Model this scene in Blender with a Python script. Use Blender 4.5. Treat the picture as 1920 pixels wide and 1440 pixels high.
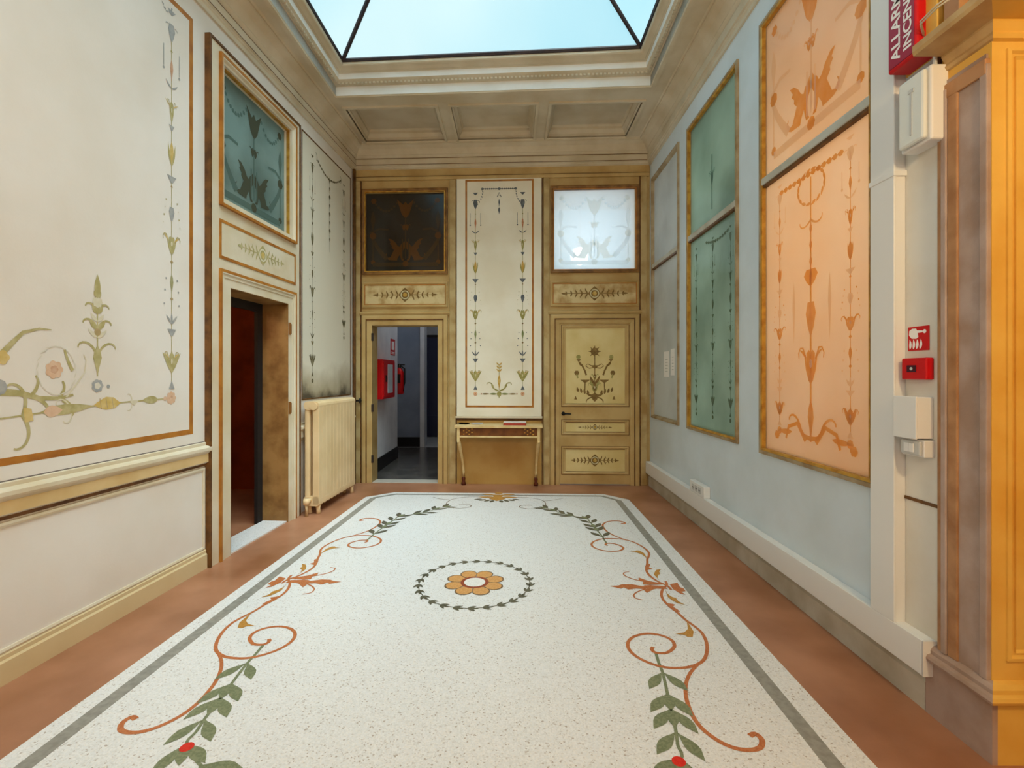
import bpy, math, random
from mathutils import Vector
random.seed(7)
scene = bpy.context.scene
for o in list(bpy.data.objects): bpy.data.objects.remove(o)

# ------------------------------------------------------------------ camera
CAM_H = 1.45
cd = bpy.data.cameras.new('camera'); cam = bpy.data.objects.new('camera', cd)
scene.collection.objects.link(cam); scene.camera = cam
cam.location = (0, 0, CAM_H); cam.rotation_euler = (math.pi/2, 0, 0)
cd.sensor_width = 36; cd.lens = 36*930/1920; cd.shift_y = -18/1920; cd.clip_start = .05

# ------------------------------------------------------------------ sky, light, exposure
W = bpy.data.worlds.new('sky'); scene.world = W; W.use_nodes = True
wn = W.node_tree; wn.nodes.clear()
wo = wn.nodes.new('ShaderNodeOutputWorld'); wb = wn.nodes.new('ShaderNodeBackground')
wt = wn.nodes.new('ShaderNodeTexCoord'); wz = wn.nodes.new('ShaderNodeTexNoise'); wr = wn.nodes.new('ShaderNodeValToRGB')
wz.inputs['Scale'].default_value = 2.2; wz.inputs['Detail'].default_value = 2
wr.color_ramp.elements[0].position = .34; wr.color_ramp.elements[0].color = (.26, .74, .95, 1)
wr.color_ramp.elements[1].position = .66; wr.color_ramp.elements[1].color = (.84, 1.02, 1.04, 1)
wn.links.new(wt.outputs['Generated'], wz.inputs['Vector']); wn.links.new(wz.outputs['Fac'], wr.inputs['Fac'])
wn.links.new(wr.outputs['Color'], wb.inputs['Color']); wb.inputs['Strength'].default_value = .66
wn.links.new(wb.outputs[0], wo.inputs[0])
def lamp(name, kind, loc, energy, col, size=.1, rot=None, **k):
    l = bpy.data.lights.new(name, kind); o = bpy.data.objects.new(name, l); scene.collection.objects.link(o)
    o.location = loc; l.energy = energy; l.color = col
    if kind == 'POINT': l.shadow_soft_size = size
    if rot: o.rotation_euler = rot
    for a, b in k.items(): setattr(l, a, b)
    return o
su = lamp('sun', 'SUN', (0, 0, 9), 4.0, (.93, .985, 1)); su.data.angle = math.radians(50)
su.rotation_euler = Vector((-.28, .42, -1)).to_track_quat('-Z', 'Y').to_euler()
# sampling portal under the skylight opening (adds no light of its own)
po = lamp('skylight_portal', 'AREA', (-.28, 2.8, 4.66), 1, (1, 1, 1), shape='RECTANGLE', size_y=4.9)
po.data.size = 3.3; po.data.cycles.is_portal = True
scene.view_settings.view_transform = 'Standard'; scene.view_settings.look = 'None'
scene.view_settings.gamma = 1; scene.view_settings.use_curve_mapping = False
scene.view_settings.exposure = .47
scene.cycles.use_denoising = True
scene.cycles.max_bounces = 10; scene.cycles.diffuse_bounces = 6; scene.cycles.transparent_max_bounces = 12
scene.cycles.sample_clamp_indirect = 6

# ------------------------------------------------------------------ materials
def lin(c): c /= 255; return c/12.92 if c <= .04045 else ((c+.055)/1.055)**2.4
def C(r, g, b): return (lin(r), lin(g), lin(b), 1)
MATS = {}
def mat(name, col, col2=None, scale=6, rough=.6, bump=0, bscale=60, detail=5, lo=.4, hi=.65, metal=0, stretch=None, spec=.3):
    if name in MATS: return MATS[name]
    m = bpy.data.materials.new(name); m.use_nodes = True; n = m.node_tree; p = n.nodes['Principled BSDF']
    p.inputs['Roughness'].default_value = rough; p.inputs['Metallic'].default_value = metal
    p.inputs['Specular IOR Level'].default_value = spec
    p.inputs['Base Color'].default_value = col
    tc = n.nodes.new('ShaderNodeNewGeometry')
    vec = tc.outputs['Position']
    if stretch:
        mp = n.nodes.new('ShaderNodeMapping'); mp.inputs['Scale'].default_value = stretch
        n.links.new(vec, mp.inputs['Vector']); vec = mp.outputs['Vector']
    if col2:
        t = n.nodes.new('ShaderNodeTexNoise'); t.inputs['Scale'].default_value = scale; t.inputs['Detail'].default_value = detail
        r = n.nodes.new('ShaderNodeValToRGB'); r.color_ramp.elements[0].position = lo; r.color_ramp.elements[1].position = hi
        r.color_ramp.elements[0].color = col; r.color_ramp.elements[1].color = col2
        n.links.new(vec, t.inputs['Vector']); n.links.new(t.outputs['Fac'], r.inputs['Fac']); n.links.new(r.outputs['Color'], p.inputs['Base Color'])
    if bump:
        t = n.nodes.new('ShaderNodeTexNoise'); t.inputs['Scale'].default_value = bscale; t.inputs['Detail'].default_value = 4
        b = n.nodes.new('ShaderNodeBump'); b.inputs['Strength'].default_value = bump; b.inputs['Distance'].default_value = .01
        n.links.new(tc.outputs['Position'], t.inputs['Vector']); n.links.new(t.outputs['Fac'], b.inputs['Height']); n.links.new(b.outputs[0], p.inputs['Normal'])
    MATS[name] = m; return m
def glow(name, col, s):
    if name in MATS: return MATS[name]
    m = bpy.data.materials.new(name); m.use_nodes = True; p = m.node_tree.nodes['Principled BSDF']
    p.inputs['Emission Color'].default_value = col; p.inputs['Emission Strength'].default_value = s
    p.inputs['Base Color'].default_value = (.9, .9, .9, 1)
    MATS[name] = m; return m
def frosted(name, col, trans=.0, gloss=.08, col2=None, scale=1.2, opaque=.25):
    """translucent pane: lit from behind, a little diffuse in front, optional clear share, faint gloss"""
    m = bpy.data.materials.new(name); m.use_nodes = True; n = m.node_tree; n.nodes.clear()
    out = n.nodes.new('ShaderNodeOutputMaterial'); tr = n.nodes.new('ShaderNodeBsdfTranslucent'); di = n.nodes.new('ShaderNodeBsdfDiffuse')
    tp = n.nodes.new('ShaderNodeBsdfTransparent'); gl = n.nodes.new('ShaderNodeBsdfGlossy'); gl.inputs['Roughness'].default_value = .15
    a, b, c = (n.nodes.new('ShaderNodeMixShader') for _ in range(3))
    a.inputs[0].default_value = opaque; b.inputs[0].default_value = trans; c.inputs[0].default_value = gloss
    for s in (tr, di, tp): s.inputs['Color'].default_value = col
    if col2:
        g = n.nodes.new('ShaderNodeNewGeometry'); t = n.nodes.new('ShaderNodeTexNoise'); t.inputs['Scale'].default_value = scale; t.inputs['Detail'].default_value = 4
        r = n.nodes.new('ShaderNodeValToRGB'); r.color_ramp.elements[0].position = .38; r.color_ramp.elements[1].position = .65
        r.color_ramp.elements[0].color = col; r.color_ramp.elements[1].color = col2
        n.links.new(g.outputs['Position'], t.inputs['Vector']); n.links.new(t.outputs['Fac'], r.inputs['Fac'])
        for s in (tr, di): n.links.new(r.outputs['Color'], s.inputs['Color'])
    L_ = n.links.new
    L_(tr.outputs[0], a.inputs[1]); L_(di.outputs[0], a.inputs[2]); L_(a.outputs[0], b.inputs[1]); L_(tp.outputs[0], b.inputs[2])
    L_(b.outputs[0], c.inputs[1]); L_(gl.outputs[0], c.inputs[2]); L_(c.outputs[0], out.inputs[0])
    MATS[name] = m; return m

CREAM = mat('cream plaster', C(226, 221, 214), C(218, 210, 199), 1.3, .55, .05)
TAN = mat('tan painted wood', C(188, 160, 106), C(172, 140, 84), 3.5, .5, .08, 40)
TANL = mat('pale painted wood', C(214, 204, 182), C(204, 190, 160), 3, .5, .05, 40)
WHITEP = mat('white panel paint', C(232, 226, 208), C(222, 213, 190), 2, .5, .03)
OCHRE = mat('ochre line paint', C(176, 116, 44), C(150, 92, 34), 9, .5)
BROWN = mat('brown moulding', C(112, 74, 34), C(80, 50, 22), 12, .5)
GILT = mat('gilt moulding', C(206, 158, 66), C(170, 118, 44), 15, .35, metal=.35)
CEIL = mat('aged ceiling plaster', C(206, 196, 174), C(190, 176, 148), 2.5, .7, .1, 30)
CEILW = mat('white fascia plaster', C(238, 242, 242), C(228, 230, 226), 3, .6, .05)
BLUEW = mat('pale blue white wall', C(212, 224, 232), C(200, 211, 216), 1.6, .6, .06)
GREYB = mat('grey beige skirting', C(196, 194, 182), C(174, 168, 150), 4, .6)
FRAME = mat('grey brown window frame', C(170, 152, 120), C(140, 114, 78), 7, .5, .05)
PLASTIC = mat('white plastic', C(228, 228, 226), rough=.35)
PLASTICG = mat('light grey plastic', C(196, 198, 196), rough=.4)
RED = mat('red plastic', C(196, 14, 22), rough=.35)
WHITE = mat('white print', C(240, 238, 236), rough=.5)
BLACK = mat('black metal', C(22, 20, 20), rough=.35)
DARK = mat('dark paint and gap shade', C(30, 24, 22), rough=.7)  # near-black paint; on the left doorway strip it stands for shade
STEEL = mat('dark iron', C(44, 36, 34), C(60, 46, 40), 20, .45)
IVORY = mat('ivory enamel', C(226, 200, 156), C(214, 186, 140), 3, .38)
YEL = mat('yellow painted plaster', C(226, 184, 90), C(214, 164, 70), 4, .45, .04)
PIERB = mat('brown pier paint', C(176, 156, 146), C(156, 130, 114), 5, .55, .1)
PIERO = mat('russet pier moulding', C(176, 132, 92), C(150, 104, 66), 9, .5)
CONC = mat('grey skirting stone', C(140, 134, 126), C(112, 104, 96), 6, .7)
REDFLOOR = mat('red brown terrazzo border', C(172, 122, 92), C(142, 94, 64), 2.2, .34, .02, 200, lo=.35, hi=.7)

def terrazzo():
    m = bpy.data.materials.new('white terrazzo'); m.use_nodes = True; n = m.node_tree; p = n.nodes['Principled BSDF']
    g = n.nodes.new('ShaderNodeNewGeometry'); L_ = n.links.new
    v = n.nodes.new('ShaderNodeTexVoronoi'); v.inputs['Scale'].default_value = 165
    r = n.nodes.new('ShaderNodeValToRGB'); e = r.color_ramp; e.interpolation = 'CONSTANT'
    e.elements[0].color = C(222, 223, 223); e.elements[1].position = .34; e.elements[1].color = C(229, 229, 228)
    for pos, c in ((.55, (216, 216, 214)), (.78, (226, 224, 220)), (.93, (204, 200, 196)), (.975, (178, 168, 158))):
        k = e.elements.new(pos); k.color = C(*c)
    s = n.nodes.new('ShaderNodeSeparateColor'); L_(g.outputs['Position'], v.inputs['Vector']); L_(v.outputs['Color'], s.inputs[0]); L_(s.outputs[0], r.inputs[0])
    L_(r.outputs[0], p.inputs['Base Color']); p.inputs['Roughness'].default_value = .32; p.inputs['Specular IOR Level'].default_value = .35
    return m
TERR = terrazzo()

# ------------------------------------------------------------------ frames of the walls: (u along, v up, d into the room)
def frame(o, a, n):
    o = Vector(o); a = Vector(a).normalized(); n = Vector(n).normalized()
    return lambda u, v, d=0: o + a*u + n*d + Vector((0, 0, v))
L = frame((-2.5326, 0, 0), (.062, 1, 0), (1, -.062, 0))
B = frame((0, 6.56, 0), (1, -.045, 0), (-.045, -1, 0))
R = frame((1.80, 0, 0), (0, 1, 0), (-1, 0, 0))
Wd = lambda x, z, y=0: Vector((x, y, z))                # plain world, v = z
G = lambda x, y, z=0: Vector((x, y, z))                 # floor plane
FC = Vector((-.26, 3.455)); FA = .038                    # mosaic centre and turn
def FM(x, y, z=.002):
    return Vector((FC.x + x + FA*y, FC.y + y - FA*x, z))

def wloc(o):
    v = Vector((0, 0, 0))
    while o: v += o.location; o = o.parent
    return v
def tag(o, label=None, cat=None, group=None, kind=None):
    for k, v in (('label', label), ('category', cat), ('group', group), ('kind', kind)):
        if v: o[k] = v
    return o
def empty(name, loc, label, cat, group=None, kind=None):
    o = bpy.data.objects.new(name, None); scene.collection.objects.link(o); o.location = loc; o.empty_display_size = .1
    return tag(o, label, cat, group, kind)

class MB:
    def __init__(s): s.v = []; s.f = []; s.m = []; s.mats = []
    def mi(s, m):
        if m is None: return 0
        if m not in s.mats: s.mats.append(m)
        return s.mats.index(m)
    def add(s, vs, fs, m=None):
        b = len(s.v); s.v += [Vector(x) for x in vs]; k = s.mi(m)
        for f in fs: s.f.append([b+i for i in f]); s.m.append(k)
        return s
    def box(s, F, u0, u1, v0, v1, d0, d1, m=None):
        vs = [F(u, v, d) for d in (d0, d1) for v in (v0, v1) for u in (u0, u1)]
        return s.add(vs, [(0, 1, 3, 2), (4, 6, 7, 5), (0, 4, 5, 1), (2, 3, 7, 6), (0, 2, 6, 4), (1, 5, 7, 3)], m)
    def ring(s, F, u0, u1, v0, v1, prof, m=None):
        """mitred rectangular moulding; prof = [(inset, d)...]"""
        vs = []; fs = []
        for w, d in prof:
            vs += [F(u0+w, v0+w, d), F(u1-w, v0+w, d), F(u1-w, v1-w, d), F(u0+w, v1-w, d)]
        for i in range(len(prof)-1):
            for j in range(4): fs.append((4*i+j, 4*i+(j+1) % 4, 4*i+4+(j+1) % 4, 4*i+4+j))
        return s.add(vs, fs, m)
    def prism(s, F, poly, d0, d1, m=None):
        n = len(poly); vs = [F(x, y, d0) for x, y in poly] + [F(x, y, d1) for x, y in poly]
        return s.add(vs, [tuple(range(n))[::-1], tuple(range(n, 2*n))] + [(i, (i+1) % n, n+(i+1) % n, n+i) for i in range(n)], m)
    def sweep(s, F, u0, u1, prof, m=None):
        """profile [(d, v)...] swept along u, closed"""
        n = len(prof); vs = [F(u0, v, d) for d, v in prof] + [F(u1, v, d) for d, v in prof]
        return s.add(vs, [tuple(range(n)), tuple(range(n, 2*n))[::-1]] + [(i, n+i, n+(i+1) % n, (i+1) % n) for i in range(n)], m)
    def tube(s, pts, r, n=8, m=None):
        pts = [Vector(p) for p in pts]; vs = []; fs = []; N = len(pts)
        rr = r if isinstance(r, (list, tuple)) else [r]*N
        for i, p in enumerate(pts):
            t = (pts[min(i+1, N-1)] - pts[max(i-1, 0)]).normalized()
            a = t.cross(Vector((0, 0, 1)));
            if a.length < .1: a = t.cross(Vector((1, 0, 0)))
            a.normalize(); b = t.cross(a)
            for k in range(n):
                q = 2*math.pi*k/n; vs.append(p + (a*math.cos(q) + b*math.sin(q))*rr[i])
        for i in range(N-1):
            for k in range(n): fs.append((i*n+k, i*n+(k+1) % n, (i+1)*n+(k+1) % n, (i+1)*n+k))
        fs += [tuple(range(n))[::-1], tuple(range((N-1)*n, N*n))]
        return s.add(vs, fs, m)
    def lathe(s, c, prof, n=16, m=None, axis=Vector((0, 0, 1))):
        c = Vector(c); return s.tube([c + axis*z for r, z in prof], [max(r, 1e-4) for r, z in prof], n, m)
    def build(s, name, m=None, parent=None, bevel=0, smooth=False, label=None, cat=None, kind=None, group=None):
        me = bpy.data.meshes.new(name)
        lo = Vector((min(v.x for v in s.v), min(v.y for v in s.v), min(v.z for v in s.v))); hi = Vector((max(v.x for v in s.v), max(v.y for v in s.v), max(v.z for v in s.v)))
        c = Vector(((lo.x+hi.x)/2, (lo.y+hi.y)/2, lo.z))
        me.from_pydata([v-c for v in s.v], [], s.f)
        for mm in (s.mats or [m]): me.materials.append(mm)
        if len(s.mats) > 1: me.polygons.foreach_set('material_index', s.m)
        me.update()
        import bmesh
        bm = bmesh.new(); bm.from_mesh(me); bmesh.ops.recalc_face_normals(bm, faces=bm.faces); bm.to_mesh(me); bm.free()
        if smooth: me.shade_smooth()
        o = bpy.data.objects.new(name, me); scene.collection.objects.link(o)
        o.location = c
        if parent: o.parent = parent; o.location = c - wloc(parent)
        if bevel:
            b = o.modifiers.new('bevel', 'BEVEL'); b.width = bevel; b.segments = 2; b.limit_method = 'ANGLE'
        return tag(o, label, cat, group, kind)
def bx(name, F, u0, u1, v0, v1, d0, d1, m, parent=None, bevel=0, **k):
    return MB().box(F, u0, u1, v0, v1, d0, d1).build(name, m, parent, bevel, **k)
def rg(name, F, u0, u1, v0, v1, prof, m, parent=None, **k):
    return MB().ring(F, u0, u1, v0, v1, prof).build(name, m, parent, **k)

# ------------------------------------------------------------------ painted ornament kit (flat paint, local 2-D)
class Orn:
    def __init__(s): s.p = []; s.n = 0
    def poly(s, pts, c): s.n += 1; s.p.append((list(pts), c, s.n)); return s
    def disc(s, x, y, r, c, n=12, ry=None): return s.poly([(x+r*math.cos(2*math.pi*i/n), y+(ry or r)*math.sin(2*math.pi*i/n)) for i in range(n)], c)
    def flower(s, x, y, r, c, k=8, n=48): return s.poly([(x+r*(.82+.18*abs(math.cos(k*a/2)))*math.cos(a), y+r*(.82+.18*abs(math.cos(k*a/2)))*math.sin(a)) for a in (2*math.pi*i/n for i in range(n))], c)
    def leaf(s, x, y, ang, ln, wd, c, bend=0, n=7, ex=.9):
        l = []; r = []
        for i in range(n+1):
            t = i/n; w = wd/2*math.sin(math.pi*t**(.8 if ex < 1 else 1.2))**ex if 0 < t < 1 else 0
            a = ang + bend*t; px = x+ln*t*math.cos(ang+bend*t/2); py = y+ln*t*math.sin(ang+bend*t/2)
            nx, ny = -math.sin(a), math.cos(a)
            l.append((px+nx*w, py+ny*w)); r.append((px-nx*w, py-ny*w))
        return s.poly(l + r[-2:0:-1], c)
    def stroke(s, pts, w, c, w2=None):
        w2 = w if w2 is None else w2; N = len(pts); l = []; q = []
        for i, (x, y) in enumerate(pts):
            (xa, ya), (xb, yb) = pts[max(i-1, 0)], pts[min(i+1, N-1)]; h = math.hypot(xb-xa, yb-ya) or 1e-6; k = (w+(w2-w)*i/(N-1))/2
            nx, ny = -(yb-ya)/h*k, (xb-xa)/h*k; l.append((x+nx, y+ny)); q.append((x-nx, y-ny))
        s.n += 1
        for i in range(N-1): s.p.append(([l[i], l[i+1], q[i+1], q[i]], c, s.n))
        return s
    def curl(s, x, y, a0, r, turn, w, c, n=10):
        """spiral hook starting at x,y heading a0, curling by turn (radians)"""
        pts = [(x, y)]; a = a0; st = r*abs(turn)/n
        for i in range(n):
            k = .85-.6*i/n; x += st*k*math.cos(a); y += st*k*math.sin(a); a += turn/n*(.5+1.0*i/n); pts.append((x, y))
        return s.stroke(pts, w, c, w*.45)
    def spindle(s, x, y0, y1, w, c): 
        m = y0+(y1-y0)*.42
        return s.poly([(x, y0), (x+w*.35, (y0+m)/2), (x+w/2, m), (x+w*.22, (m+y1)/2), (x, y1), (x-w*.22, (m+y1)/2), (x-w/2, m), (x-w*.35, (y0+m)/2)], c)
    def dish(s, x, y, w, h, c): return s.poly([(x-w/2, y), (x+w/2, y), (x+w*.3, y-h*.5), (x+w*.08, y-h), (x-w*.08, y-h), (x-w*.3, y-h*.5)], c)
    def urn(s, x, y, w, h, c): return s.poly([(x-w*.32, y), (x+w*.32, y), (x+w*.5, y-h*.35), (x+w*.3, y-h*.75), (x+w*.08, y-h), (x-w*.08, y-h), (x-w*.3, y-h*.75), (x-w*.5, y-h*.35)], c)
    def cup(s, x, y, w, h, c, c2):
        """acanthus cup, rim at y, foot at y-h, side leaves curling out"""
        s.poly([(x-w*.16, y-h*.1), (x-w*.07, y), (x, y-h*.12), (x+w*.07, y), (x+w*.16, y-h*.1), (x+w*.15, y-h*.5), (x+w*.05, y-h), (x-w*.05, y-h), (x-w*.15, y-h*.5)], c)
        s.disc(x, y-h*.42, w*.055, 'pale', 8, h*.14)
        for q in (-1, 1):
            P = [(.04, -.95), (.16, -.6), (.22, -.2), (.31, .06), (.42, .06), (.49, -.1), (.47, -.26)]
            s.stroke([(x+q*a*w, y+b*h) for a, b in P], w*.075, c2 if c2 != 'gold' else c, w*.025)
            s.leaf(x+q*w*.16, y-h*.3, math.pi/2-q*.5, h*.5, w*.07, c2, -q*.8)
        return s
    def emit(s, F, name, parent, cmap, d=.0018, sx=1, sy=1, ox=0, oy=0, **k):
        mb = MB()
        for pts, c, i in s.p:
            n = len(pts); mb.add([F(ox+sx*x, oy+sy*y, d+i*1.2e-5) for x, y in pts], [tuple(range(n))], cmap(c) if callable(cmap) else cmap.get(c, next(iter(cmap.values()))))
        return mb.build(name, None, parent, **k)
PAINT = {k: mat('paint '+k, C(*c), C(*c2), 25, .6) for k, c, c2 in (
    ('olive', (142, 134, 70), (166, 156, 98)), ('green', (112, 120, 70), (136, 140, 88)), ('gold', (182, 142, 58), (200, 168, 96)),
    ('slate', (84, 88, 92), (112, 116, 118)), ('rust', (170, 104, 62), (196, 140, 104)), ('umber', (112, 84, 38), (134, 106, 58)),
    ('pale', (188, 180, 138), (204, 196, 160)), ('rose', (204, 152, 112), (216, 176, 142)), ('haze', (196, 190, 172), (206, 200, 186)))}
FADE = {k: mat('faded '+k, C(*c), C(*c2), 25, .6) for k, c, c2 in (
    ('olive', (166, 156, 104), (184, 174, 130)), ('green', (152, 148, 106), (170, 166, 130)), ('gold', (196, 168, 96), (206, 184, 126)),
    ('slate', (150, 152, 152), (168, 168, 166)), ('rust', (190, 144, 112), (202, 166, 140)), ('umber', (168, 146, 102), (182, 164, 126)),
    ('pale', (206, 198, 172), (212, 204, 182)), ('rose', (208, 172, 142), (214, 184, 158)), ('haze', (208, 202, 186), (212, 206, 192)))}
def candelabra(o, x, y1, y0, w, flat=False):
    """grotesque column from y1 (top) down to y0, overall width w"""
    H = y1-y0; Y = lambda t: y1-H*t
    o.stroke([(x, Y(.05)), (x, Y(.97))], w*.035, 'olive')
    o.dish(x, Y(.0), w*.42, H*.012, 'slate'); o.urn(x, Y(.035), w*.36, H*.045, 'slate')
    for q in (-1, 1):
        o.curl(x+q*w*.15, Y(.04), q*.2+(math.pi if q < 0 else 0), w*.12, -q*3, w*.04, 'slate', 6)
        o.stroke([(x+q*w*.42, Y(.10)), (x+q*w*.42, Y(.155))], w*.03, 'slate'); o.disc(x+q*w*.42, Y(.16), w*.06, 'slate', 6)
        o.leaf(x, Y(.2), math.pi/2-q*1.2, w*.4, w*.08, 'slate', q*.6)
    o.spindle(x, Y(.125), Y(.185), w*.16, 'rust'); o.disc(x, Y(.105), w*.06, 'olive', 4)
    o.cup(x, Y(.235), w*.5, H*.05, 'olive', 'gold'); o.dish(x, Y(.295), w*.3, H*.014, 'slate')
    o.spindle(x, Y(.335), Y(.405), w*.22, 'gold')
    for q in (-1, 1): o.leaf(x, Y(.4), math.pi/2-q*.35, H*.06, w*.1, 'olive', q*.3)
    o.dish(x, Y(.425), w*.5, H*.018, 'slate'); o.disc(x, Y(.452), w*.06, 'umber', 4)
    o.urn(x, Y(.505), w*.3, H*.036, 'slate')
    for q in (-1, 1):
        for k in range(4): o.disc(x+q*w*(.3+.05*k), Y(.49+.02*k), w*.035, 'haze' if k % 2 else 'olive', 6)
    o.cup(x, Y(.58), w*.95, H*.045, 'olive', 'gold'); o.disc(x, Y(.645), w*.08, 'umber', 4)
    o.spindle(x, Y(.675), Y(.73), w*.18, 'green')
    for q in (-1, 1):
        for t, r in ((.69, .3), (.72, .36), (.755, .4)): o.disc(x+q*w*r, Y(t), w*.045, 'slate', 6)
    o.disc(x, Y(.74), w*.08, 'umber', 4)
    for q in (-1, 0, 1): o.leaf(x, Y(.805), math.pi/2-q*.7, H*.03, w*.1, 'slate')
    o.dish(x, Y(.818), w*.46, H*.018, 'slate')
    for q in (-1, 0, 1): o.leaf(x, Y(.93), math.pi/2-q*.3, H*.06, w*.2, 'olive', -q*.5)
    o.cup(x, Y(.88), w*.8, H*.05, 'olive', 'gold')
    o.poly([(x, Y(.95)), (x+w*.16, Y(.972)), (x-w*.16, Y(.972))], 'slate')
    o.flower(x, Y(.992), w*.17, 'rose'); o.disc(x, Y(.992), w*.06, 'rust', 8)
    return o
def swag(o, x0, x1, y, drop, c, n=14, r=.012):
    for i in range(n+1):
        t = i/n; o.leaf(x0+(x1-x0)*t, y-drop*4*t*(1-t), math.atan2(-drop*4*(1-2*t), x1-x0), abs(x1-x0)/n*1.1, r*1.6, c, .2, 4)
    return o
def fleuron(o, x, y, w, h):
    """foot piece: rosette with upright spindle and side scrolls"""
    o.stroke([(x, y), (x, y+h*.9)], w*.012, 'olive'); o.spindle(x, y+h*.62, y+h*.12, w*.07, 'gold')
    for k, t in enumerate((.7, .8, .9)):
        for q in (-1, 1): o.leaf(x, y+h*t, math.pi/2-q*.8, h*.12, w*.03, 'gold')
    for q in (-1, 1):
        o.curl(x+q*w*.02, y+h*.1, math.pi/2-q*1.2, w*.22, q*1.6, w*.03, 'olive', 8)
        o.curl(x+q*w*.12, y+h*.2, math.pi/2-q*.3, w*.1, -q*4, w*.022, 'olive', 8)
        o.leaf(x+q*w*.05, y, 0 if q > 0 else math.pi, w*.16, w*.04, 'green'); o.leaf(x+q*w*.36, y, math.pi if q > 0 else 0, w*.16, w*.03, 'umber')
        o.disc(x+q*w*.38, y, w*.015, 'rust', 6)
    o.flower(x, y, w*.055, 'olive', 6); o.poly([(x-w*.02, y-w*.04), (x+w*.02, y-w*.04), (x, y-w*.1)], 'olive')
    return o
def branch(o, x, y, w, h, a='umber', b='olive', med=True):
    """overdoor ornament: centre medallion, tapering branches to both sides"""
    for q in (-1, 1):
        o.stroke([(x+q*h*.3, y), (x+q*w*.5, y)], h*.05, b, h*.02)
        for k in range(5):
            t = .2+.16*k; L_ = h*(.42-.06*k)
            for s_ in (-1, 1): o.leaf(x+q*w*.5*t, y, (0 if q > 0 else math.pi)+q*s_*.75, L_, h*.1, a if k % 2 else b, q*s_*.7, 5)
        o.curl(x+q*w*.2, y, (math.pi/2), h*.14, -q*4, h*.05, b, 8); o.curl(x+q*w*.2, y, -math.pi/2, h*.14, q*4, h*.05, b, 8)
        o.leaf(x+q*w*.42, y, 0 if q > 0 else math.pi, w*.09, h*.12, a)
    if med:
        o.poly([(x, y+h*.48), (x+h*.2, y+h*.3), (x+h*.44, y), (x+h*.2, y-h*.3), (x, y-h*.48), (x-h*.2, y-h*.3), (x-h*.44, y), (x-h*.2, y+h*.3)], b)
        o.disc(x, y, h*.3, 'pale', 14); o.disc(x, y, h*.23, a, 12); o.flower(x, y, h*.15, 'gold', 6)
    return o

# ================================================================== THE SHELL
# ---- floor
floor = bx('floor', G, -5.4, 5.2, -3.4, 12.5, -.2, 0, REDFLOOR, label='red-brown floor around a white inlaid terrazzo field', cat='floor', kind='structure')
field = [(-1.98, .7), (-1.73, 5.863), (-1.443, 6.10), (1.104, 6.004), (1.353, 5.738), (1.345, .7)]
MB().prism(G, field, 0, .001).build('terrazzo_field', TERR, floor)
GREYT = mat('grey inlay strip', C(150, 148, 140), C(132, 130, 122), 30, .35)
def strip(pts, w, name):
    o = Orn(); o.stroke(pts, w, 0); mb = MB()
    for p, _, _ in o.p: mb.prism(G, p, .001, .002)
    mb.build(name, GREYT, floor)
strip([(-1.845, .85), (-1.625, 5.82)], .068, 'grey_strip')
strip([(-1.625, 5.82), (-1.41, 5.995)], .05, 'grey_strip'); strip([(-1.41, 5.995), (1.07, 5.905)], .05, 'grey_strip')
strip([(1.07, 5.905), (1.222, 5.70)], .05, 'grey_strip'); strip([(1.222, 5.70), (1.185, .85)], .068, 'grey_strip')

# ---- walls
def wall(name, F, rects, th, m, label, d1=0):
    mb = MB()
    for r in rects: mb.box(F, *r, -th, d1)
    return mb.build(name, m, label=label, cat='wall', kind='structure')
wall_left = wall('wall_left', L, [(-3.3, 3.90, 0, 4.75), (3.90, 3.98, 0, 2.83), (3.98, 4.88, 2.142, 2.83), (4.88, 4.95, 0, 2.83), (3.90, 4.95, 3.88, 4.75), (4.95, 6.9, 0, 4.75)], .22, CREAM,
                 'cream plaster wall with painted garlands on the left')
wall_back = wall('wall_back', B, [(-2.5, -1.961, 0, 4.75), (-1.961, -1.874, 0, 2.823), (-1.874, -.952, 2.143, 2.823), (-.952, -.902, 0, 2.823), (-1.961, -.902, 3.875, 4.75),
                 (-.902, .556, 0, 4.75), (.556, .632, 0, 2.823), (.632, 1.578, 2.137, 2.823), (1.578, 1.61, 0, 2.823), (.556, 1.61, 3.88, 4.75), (1.61, 2.1, 0, 4.75)], .2, TAN, 'tan panelled end wall with two doorways')
wall_right = wall('wall_right', R, [(6.36, 6.7, 0, 4.75), (5.33, 6.36, 0, .9), (5.33, 6.36, 3.95, 4.75), (5.07, 5.33, 0, 4.75), (3.93, 5.07, 0, .9), (3.93, 5.07, 3.95, 4.75), (3.58, 3.93, 0, 4.75),
                 (2.44, 3.58, 0, .89), (2.44, 3.58, 3.96, 4.75), (1.9, 2.44, 0, 4.75), (-3.3, 1.9, 3.05, 4.75)], .16, BLUEW, 'pale blue white wall with three tall windows on the right')
wall_front = wall('wall_front', lambda u, v, d=0: Vector((u, -3.1-d, v)), [(-3.1, 4.6, 0, 4.75)], .15, CREAM, 'plain cream wall behind the viewer')

# ---- side hall on the right (warm lamps) and its shell
hall = MB().box(G, 4.3, 4.45, -3.2, 3.87, 0, 4.75).box(G, 1.96, 4.45, 3.75, 3.87, 0, 4.75).build('wall_hall', YEL, label='yellow plaster walls of the side hall beyond the pier', cat='wall', kind='structure')
bx('ceiling_hall', G, 1.8, 4.45, -3.2, 3.87, 4.72, 4.85, CEIL, label='ceiling over the side hall', cat='ceiling', kind='structure')

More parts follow.
